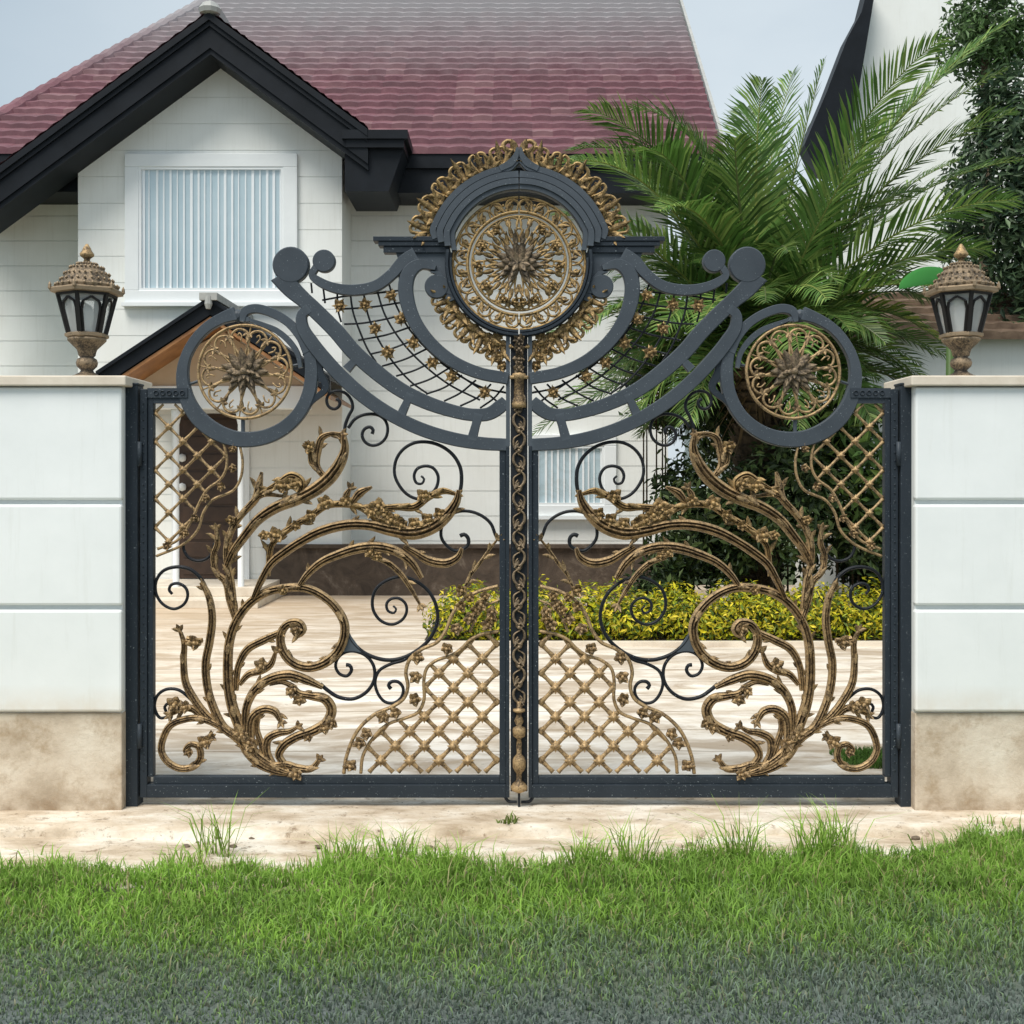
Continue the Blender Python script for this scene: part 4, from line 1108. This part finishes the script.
for px in (176, 241):
    m = MB(); x = wx(px,Yq+.08); m.lathe([(.07,0),(.07,.1),(.042,.14),(.042,zb-.5),(.06,zb-.42),(.07,zb-.3)], x, Yq+.08, 18, 0); m.build('column', M['white_trim'], porch, True)
m = MB(); m.box((wx(100,Yq),Yq-.5,-.01),(wx(266,Yq),Y2-.01,.10)); m.box((wx(100,Yq),Yq-.05,.10),(wx(262,Yq),Y2-.02,.22)); m.build('step', M['cap'], porch, bevel=.01)
# door and sidelight
door = MB(); Yd = Y2-.005
dx0, dx1, dz0, dz1 = wx(180,Yd), wx(243,Yd), .23, wz(414,Yd)
door.box((dx0,Yd-.05,dz0),(dx1,Yd-.004,dz1))
for k in range(9):
    za = dz0+.06+k*(dz1-dz0-.1)/9; door.box((dx0+.06,Yd-.07,za),(dx1-.06,Yd-.05,za+(dz1-dz0)/9-.05))
do = door.build('door', M['door'], porch, bevel=.004)
for py in (458,487):
    m = MB(); m.lathe([(.001,-.06),(.05,-.04),(.06,0),(.05,.04),(.001,.06)], wx(184,Yd), Yd-.1, 12, wz(py,Yd))
    m.build('handle', M['white_trim'], do, True)
m = MB()
for a, b in ((dx0-.1,dx0-.005),(dx1+.005,dx1+.1)): m.box((a,Yd-.07,.22),(b,Yd-.002,dz1+.1))
m.box((dx0-.005,Yd-.07,dz1+.005),(dx1+.005,Yd-.002,dz1+.1)); m.build('door_frame', M['white_trim'], do)

# ------------------------------------------------------------------ neighbour's house and outbuilding
nb = empty('neighbour_house', (wx(960,17),17,0), 'pale neighbouring house with steep dark verge behind the palm', 'house')
Yn = 17.0
m = MB(); Wn = lambda a, b: (wx(a,Yn), wz(b,Yn))
m.prism([Wn(838,485),Wn(1250,485),Wn(1250,-60),Wn(874,-60),Wn(862,30),Wn(840,150)], Yn, Yn+.3); m.build('wall', M['siding'], nb)
m = MB(); m.prism([Wn(798,152),Wn(810,178),Wn(836,182),Wn(844,143),Wn(863,28),Wn(869,-10),Wn(862,-10),Wn(854,22),Wn(840,48),Wn(820,100)], Yn-.5, Yn-.02); m.build('verge_board', M['fascia'], nb)
m = MB(); m.prism([Wn(700,485),Wn(840,485),Wn(840,188),Wn(700,188)], Yn+.3, Yn+2); m.build('side_wall', M['siding'], nb)
ob = empty('outbuilding', (wx(960,9),9,0), 'low white outbuilding with brown tiled roof behind the right lantern', 'outbuilding')
m = MB(); m.box((wx(852,9),9,-.02),(wx(1150,9),12,wz(337,9))); m.build('wall', M['siding'], ob)
tile_roof('roof', ob, M['brown_tiles'], 8.75, wz(338,8.75), .5, 6, .30, lambda k: wx(846,8.75), lambda k: wx(1160,8.75))

# ------------------------------------------------------------------ vegetation
def leaves(mb, C, R, n, size, cols, shell=.55, up=.25, rd=None, flat=False, clumps=0):
    rd = rd or random
    cl = [Vector((rd.gauss(0,.5),rd.gauss(0,.5),rd.gauss(0,.5))) for _ in range(clumps)] if clumps else None
    for _ in range(n):
        if cl:
            c = rd.choice(cl); d = Vector((c.x+rd.gauss(0,.18), c.y+rd.gauss(0,.18), c.z+rd.gauss(0,.18)))
        else:
            d = Vector((rd.gauss(0,1),rd.gauss(0,1),rd.gauss(0,1))).normalized()*(rd.random()**.4 if rd.random()>shell else rd.uniform(.8,1.05))
        if d.length > 1.12: d = d*(1.12/d.length*rd.uniform(.8,1))
        p = Vector((C[0]+d.x*R[0], C[1]+d.y*R[1], C[2]+d.z*R[2]))
        nrm = (Vector((d.x,d.y,d.z+up))+Vector((rd.gauss(0,.6),rd.gauss(0,.6),rd.gauss(0,.6)))).normalized()
        u = nrm.cross(Vector((rd.gauss(0,1),rd.gauss(0,1),rd.gauss(0,1)))).normalized(); v = nrm.cross(u)
        s = size*rd.uniform(.6,1.3); w = s*.45
        c = rd.choice(cols); k = rd.uniform(.6,1.35); c = tuple(x*k for x in c)
        mb.add([p-u*s, p-v*w*.8+nrm*.1*s, p+u*s-nrm*.25*s, p+v*w*.8+nrm*.1*s], [(0,1,2,3)], c)
# hedge
hd = MB(); hw = MB(); rd = random.Random(21)
hx0, hx1 = wx(445,6.1), wx(905,6.1)
hy = 6.25
x = hx0
for k in range(46):
    x = hx0+(hx1-hx0)*k/45
    h = .42+.06*math.sin(k*.9)+.04*math.sin(k*2.3)+.10*rd.random(); 
    if k < 2: h *= .85
    leaves(hd, (x,hy+rd.uniform(-.1,.1),h*.52), (.24,.42,h*.60), 330, .034, [(.46,.46,.02),(.62,.55,.03),(.28,.34,.03),(.10,.17,.03),(.72,.60,.06)], .6, .6, rd)
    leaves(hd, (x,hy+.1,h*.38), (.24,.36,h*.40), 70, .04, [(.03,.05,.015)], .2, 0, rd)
hedge = empty('hedge', ((hx0+hx1)/2, hy, 0), 'low yellow green hedge along the back edge of the driveway', 'hedge')
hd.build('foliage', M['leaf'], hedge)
m = MB()
for k in range(24):
    xx = hx0+.1+(hx1-hx0-.2)*k/23; m.lathe([(.014,0),(.008,.4)], xx, hy+rd.uniform(-.15,.15), 5)
m.build('stems', M['bark'], hedge)
m = MB(); m.box((wx(420,5.9),5.72,-.02),(wx(925,5.9),5.84,.035)); o = m.build('kerb', M['cap']); o['kind'] = 'structure'
m = MB(); m.box((wx(424,6),5.84,-.05),(8.5,9.0,.012)); o = m.build('planting_bed', mat_plain('dark_soil', (.03,.02,.012), (.07,.05,.03), 9, .95, .8, 30, bdist=.03)); o['kind'] = 'structure'
# shrubs behind
def shrub(px, py, Yv, rx, rz, lab, cols, size=.06, n=2600, ry=None, rd=None, clumps=26):
    rd = rd or random.Random(int(px*7+py)); c = P(px, py, Yv); ry = ry or rx
    r = empty('shrub', (c.x, Yv, 0), lab, 'shrub', 'shrubs behind the hedge')
    m = MB(); leaves(m, c, (rx,ry,rz), n, size, cols, .5, .3, rd, clumps=clumps); leaves(m, c, (rx*.85,ry*.85,rz*.85), n//3, size, cols, .3, .3, rd)
    m.build('foliage', M['leaf'], r)
    m = MB()
    for k in range(5):
        a = rd.uniform(0,6.28); m.lathe([(.014,0),(.010,c.z*.6),(.006,c.z)], c.x+math.cos(a)*rx*.25, Yv+math.sin(a)*.1, 6)
    m.build('stem', M['bark'], r)
dk = [(.018,.035,.012),(.03,.055,.018),(.05,.085,.025),(.09,.13,.04)]
md = [(.05,.10,.025),(.09,.17,.04),(.03,.06,.02),(.14,.22,.05)]
shrub(700,520,6.9,.62,.75,'dark green shrub behind the hedge, nearest the house', dk)
shrub(790,505,6.9,.80,.95,'dark bushy shrub behind the hedge, right of the palm trunk', dk, n=3200)
shrub(850,462,6.9,.62,.95,'broad leaved mid green shrub behind the right lattice', md, .085, 1500)
shrub(885,545,6.9,.60,.60,'dark leafy shrub low behind the right post', dk)
shrub(655,590,7.0,.45,.35,'small dark shrub behind the hedge in front of the stone plinth', dk, .05, 1200)
shrub(745,420,8.6,1.0,.9,'large loose shrub behind the palm trunk', dk, .07, 2600)
shrub(655,365,8.9,.62,.75,'speckled bronze and green shrub behind the wire net', md+dk+[(.20,.13,.06),(.26,.20,.10)], .06, 1700)

# palm
def palm():
    Yc = 7.5; C = P(757, 365, Yc)
    root = empty('palm_tree', (C.x, Yc, 0), 'large feathery palm with arching fronds behind the right gate leaf', 'palm tree')
    rd = random.Random(9)
    # trunk with leaf-base scars
    m = MB(); prof = []; zz = -.02
    while zz < C.z-.05:
        r = .27-.05*zz/C.z; prof += [(r,zz),(r+.05,zz+.09),(r+.01,zz+.115)]; zz += .12
    m.lathe(prof, C.x, Yc, 14)
    for i in range(130):
        z = rd.uniform(.1,C.z); a = i*2.4; r = .27-.03*z/C.z
        b = Vector((C.x+math.cos(a)*r, Yc+math.sin(a)*r, z)); u = Vector((-math.sin(a),math.cos(a),0))*.05; t = Vector((math.cos(a)*.10, math.sin(a)*.10, .17))
        m.add([b-u,b+u,b+t+u*.3,b+t-u*.3,b-u*.5-Vector((0,0,.05))], [(0,1,2,3),(0,4,1)])
    m.build('trunk', M['bark'], root)
    def frond(ctrl, tip, leaflen=.52, n=62, tone=1.0, yel=0.0):
        m = MB(); A = C+Vector((rd.uniform(-.12,.12),rd.uniform(-.12,.12),rd.uniform(-.15,.1)))
        pts = []
        for i in range(n+1):
            t = i/n; pts.append(A*(1-t)**2+ctrl*2*t*(1-t)+tip*t*t)
        # rachis
        def bar(p, q, w0, w1, c):
            d = (q-p).normalized(); u = d.cross(Vector((0,0,1)));
            if u.length < .05: u = Vector((1,0,0))
            u.normalize(); v = u.cross(d)
            m.add([p-u*w0,p+v*w0,p+u*w0,p-v*w0*.5,q-u*w1,q+v*w1,q+u*w1,q-v*w1*.5], [(0,1,5,4),(1,2,6,5),(2,3,7,6),(3,0,4,7)], c)
        sc = (.22*tone,.26*tone,.08)
        for i in range(n):
            t = i/n; bar(pts[i], pts[i+1], .022*(1-t)+.004, .022*(1-(i+1)/n)+.004, sc)
        twist = rd.uniform(-.5,.5)
        for i in range(6, n+1):
            t = i/n; p = pts[i]; d = (pts[min(i+1,n)]-pts[i-1]).normalized()
            u = d.cross(Vector((0,0,1)))
            if u.length < .05: u = Vector((1,0,0))
            u.normalize(); v = u.cross(d)
            u, v = u*math.cos(twist)+v*math.sin(twist), v*math.cos(twist)-u*math.sin(twist)
            ll = leaflen*(math.sin(PI*min(1,(.12+.88*t)))**.55*.9+.12)*rd.uniform(.85,1.1)
            for s in (-1,1):
                dir_ = (u*s*1.0+v*rd.uniform(.15,.45)+d*(.55+.9*t)+Vector((rd.gauss(0,.07),rd.gauss(0,.07),rd.gauss(0,.07)))).normalized()
                q1 = p+dir_*ll*.5; q2 = p+dir_*ll+Vector((0,0,-.16*ll)); w = .0145*(1.2-.4*t)
                side = d*w*1.5
                k = rd.uniform(.6,1.4)*tone
                base = (.082,.165,.035) if rd.random() > .35 else (.19,.28,.07)
                c = tuple(x*k for x in base)
                if yel and rd.random() < yel: c = (.30*k,.36*k,.06)
                m.add([p-side*.6,p+side*.6,q1+side,q1-side,q2], [(0,1,2,3),(3,2,4)], c)
        m.build('frond', M['frond'], root)
    F_ = [((690,120),(572,150),-.6),((655,215),(562,215),-.9),((640,265),(585,330),-1.0),((735,110),(632,108),.6),((748,200),(762,82),-.3),((735,150),(712,168),1.0),((752,210),(792,74),.5),
          ((780,210),(824,62),-.2),((835,160),(985,40),-.4),((850,170),(1012,112),-.9),((850,200),(960,160),.8),((880,235),(988,250),-.7),((850,260),(945,345),-.9),
          ((825,330),(872,420),-1.2),((690,330),(632,420),-.8),((700,270),(600,395),-.5),((700,180),(640,190),1.2),((780,260),(905,215),1.4),((735,290),(690,420),-1.5),((780,300),(800,430),-1.5),
          ((850,240),(920,300),.4),((710,230),(655,290),.9),((720,150),(680,130),-.2),((760,170),(745,110),1.3),((800,240),(880,120),-1.3),((690,220),(590,270),.5),((735,200),(735,140),-1.2),((720,250),(660,330),-1.3),((810,280),(850,330),-1.6),((670,160),(600,165),.2),((665,190),(590,240),.8),((690,150),(650,150),-1.0),((715,180),(660,210),-1.4),((700,230),(620,320),1.0),((770,240),(840,180),.2),((820,210),(915,190),-.2),((700,300),(640,360),.2),((730,250),(700,330),-1.8),((790,260),(800,360),-1.9),((840,150),(1005,70),.1),((860,120),(1010,20),-.8),((870,180),(1020,160),.4),((830,120),(940,40),-1.2),((880,200),(1015,200),-1.3),((860,250),(975,300),-1.5),((700,140),(590,110),-.9),((660,130),(555,165),-1.3)]
    for i, (c, t, dy) in enumerate(F_):
        frond(P(c[0],c[1],Yc+dy*.5), P(t[0],t[1],Yc+dy*1.2), rd.uniform(.56,.74), 80, rd.uniform(.75,1.3), .5 if i in (12,) else 0)
    for i in range(44):
        a = i*2.39996; el = rd.uniform(-.35,1.25); L = rd.uniform(1.5,2.7)
        ctrl = C+Vector((math.cos(a)*L*.45, math.sin(a)*L*.45, .45+el*.8)); tip = C+Vector((math.cos(a)*L, math.sin(a)*L*.8, el*1.2-.5))
        frond(ctrl, tip, .52, 56, rd.uniform(.6,1.15))
    m = MB()
    for i in range(60):
        a = rd.uniform(0,6.28); p = C+Vector((math.cos(a)*.2, math.sin(a)*.2, rd.uniform(-.5,0)))
        q = p+Vector((math.cos(a)*rd.uniform(.2,.5), math.sin(a)*rd.uniform(.2,.5), rd.uniform(-.7,-.1))); u = Vector((-math.sin(a),math.cos(a),0))*.02
        m.add([p-u,p+u,q], [(0,1,2)], (.22,.15,.08))
    m.build('dry_stalks', M['frond'], root)
palm()
# dark tree at the right edge
def tree(px, py, Yv, R, n, lab, cols, size, nm='tree', tr=.12):
    c = P(px, py, Yv); rd = random.Random(px)
    r = empty(nm, (c.x, Yv, 0), lab, 'tree')
    m = MB()
    leaves(m, c, R, n, size, cols, .4, .3, rd, clumps=40); leaves(m, c, (R[0]*.9,R[1]*.9,R[2]*.95), n//2, size, cols, .4, .3, rd)
    m.build('crown', M['leaf'], r)
    m = MB(); m.lathe([(tr*1.3,-.02),(tr,.6),(tr*.8,c.z*.7),(tr*.4,c.z+R[2]*.5)], c.x, Yv, 10)
    for k in range(7):
        a = k*2.4; z0 = c.z*.6+k*.12; p = Vector((c.x,Yv,z0)); q = p+Vector((math.cos(a)*R[0]*.7, math.sin(a)*R[1]*.7, R[2]*.6)); u = Vector((-math.sin(a),math.cos(a),0))*.035
        m.add([p-u,p+u,p+Vector((0,0,.08)),q-u*.3,q+u*.3,q+Vector((0,0,.02))], [(0,1,4,3),(1,2,5,4),(2,0,3,5)])
    m.build('trunk', M['bark'], r)
tree(1030, 215, 9.6, (1.1,.8,1.9), 7500, 'dark leafy tree at the right edge behind the lantern', [(.03,.06,.035),(.05,.09,.045),(.08,.13,.065),(.11,.17,.085)], .07, tr=.16)
tree(985, 40, 13, (.85,.7,.75), 2600, 'pale green treetop above the long right palm frond', [(.08,.15,.05),(.12,.21,.07),(.05,.09,.03)], .07)
# banana plant leaf
bp = empty('banana_plant', (P(905,0,2.2).x, 2.2, 0), 'broad glossy bright green banana leaf beside the right lantern', 'plant')
def bleaf(a, mid, b, w, colr):
    m = MB(); n = 16; vs = []; cs = []
    for i in range(n+1):
        t = i/n; p = a*(1-t)**2+mid*2*t*(1-t)+b*t*t; q = a*(1-min(1,t+.05))**2+mid*2*min(1,t+.05)*(1-min(1,t+.05))+b*min(1,t+.05)**2
        d = (q-p); d = d.normalized() if d.length > 1e-6 else Vector((-1,0,0)); u = d.cross(Vector((0,-1,0))).normalized()
        ww = w*math.sin(PI*(.06+.93*t))**.6
        for s, off in ((-1,.05),(-.5,.0),(0,.02),(.5,0),(1,.05)): vs.append(p+u*ww*s*.5+Vector((0,off*ww*2,0))); cs.append(colr)
    m.v = [tuple(v) for v in vs]; m.c = cs; m.f = [(i*5+k,i*5+k+1,i*5+5+k+1,i*5+5+k) for i in range(n) for k in range(4)]
    m.build('leaf_blade', M['leaf'], bp, True)
bleaf(P(955,278,2.2), P(925,268,2.1), P(899,288,2.0), .12, (.05,.25,.05))
m = MB(); m.lathe([(.06,-.02),(.045,1.2),(.02,P(0,285,2.2).z)], P(950,0,2.25).x, 2.25, 10); m.build('stalk', M['leaf'], bp, True)
ca = bp.children[-1].data.color_attributes.new('Col','FLOAT_COLOR','POINT'); ca.data.foreach_set('color', [.08,.14,.04,1]*len(bp.children[-1].data.vertices))

# ------------------------------------------------------------------ world, sun, camera
w = bpy.data.worlds.new('World'); bpy.context.scene.world = w; w.use_nodes = True
nt = w.node_tree; bg = nt.nodes['Background']
sky = nt.nodes.new('ShaderNodeTexSky'); sky.sky_type = 'NISHITA'; sky.sun_disc = False
EL, AZ = math.radians(52), math.radians(205)
sky.sun_elevation = EL; sky.sun_rotation = AZ; sky.dust_density = 2.5; sky.air_density = 1.0
tc = nt.nodes.new('ShaderNodeTexCoord'); mp = nt.nodes.new('ShaderNodeMapping'); mp.inputs['Scale'].default_value = (1,1,2.2)
nt.links.new(tc.outputs['Generated'], mp.inputs[0])
nz = nt.nodes.new('ShaderNodeTexNoise'); nz.inputs['Scale'].default_value = 1.7; nz.inputs['Detail'].default_value = 7
nt.links.new(mp.outputs[0], nz.inputs['Vector'])
cloud = ramp(nt, nz.outputs['Fac'], [(.30, (4.2,5.0,5.7)), (.62, (6.2,6.9,7.3))])
sx = nt.nodes.new('ShaderNodeSeparateXYZ'); nt.links.new(tc.outputs['Generated'], sx.inputs[0])
cloud = mixc(nt, mrange(nt, sx.outputs['X'], -.12, -.42, 0, .6), cloud, (3.0,3.9,4.7))
mx = mixc(nt, .88, sky.outputs[0], cloud)
nt.links.new(mx, bg.inputs[0]); bg.inputs['Strength'].default_value = .125
sd = bpy.data.lights.new('sun', 'SUN'); sd.energy = 3.9; sd.angle = math.radians(32); sd.color = (1,.95,.87)
so = bpy.data.objects.new('sun', sd); col.objects.link(so)
# direction the light comes from: behind-left of the camera
src = Vector((-.34, -.50, 1.0)).normalized()
so.rotation_euler = src.to_track_quat('Z','Y').to_euler()
sky.sun_elevation = math.asin(src.z); sky.sun_rotation = math.atan2(src.x, src.y)
cd = bpy.data.cameras.new('camera'); cd.sensor_width = 36; cd.lens = 36*F/1024; cd.shift_y = -(512-HY)/1024; cd.clip_end = 2000
co = bpy.data.objects.new('camera', cd); col.objects.link(co); co.location = (0,-CAMD,CH); co.rotation_euler = (PI/2,0,0)
sc = bpy.context.scene; sc.camera = co
sc.view_settings.view_transform = 'Standard'; sc.view_settings.look = 'None'; sc.view_settings.exposure = 0
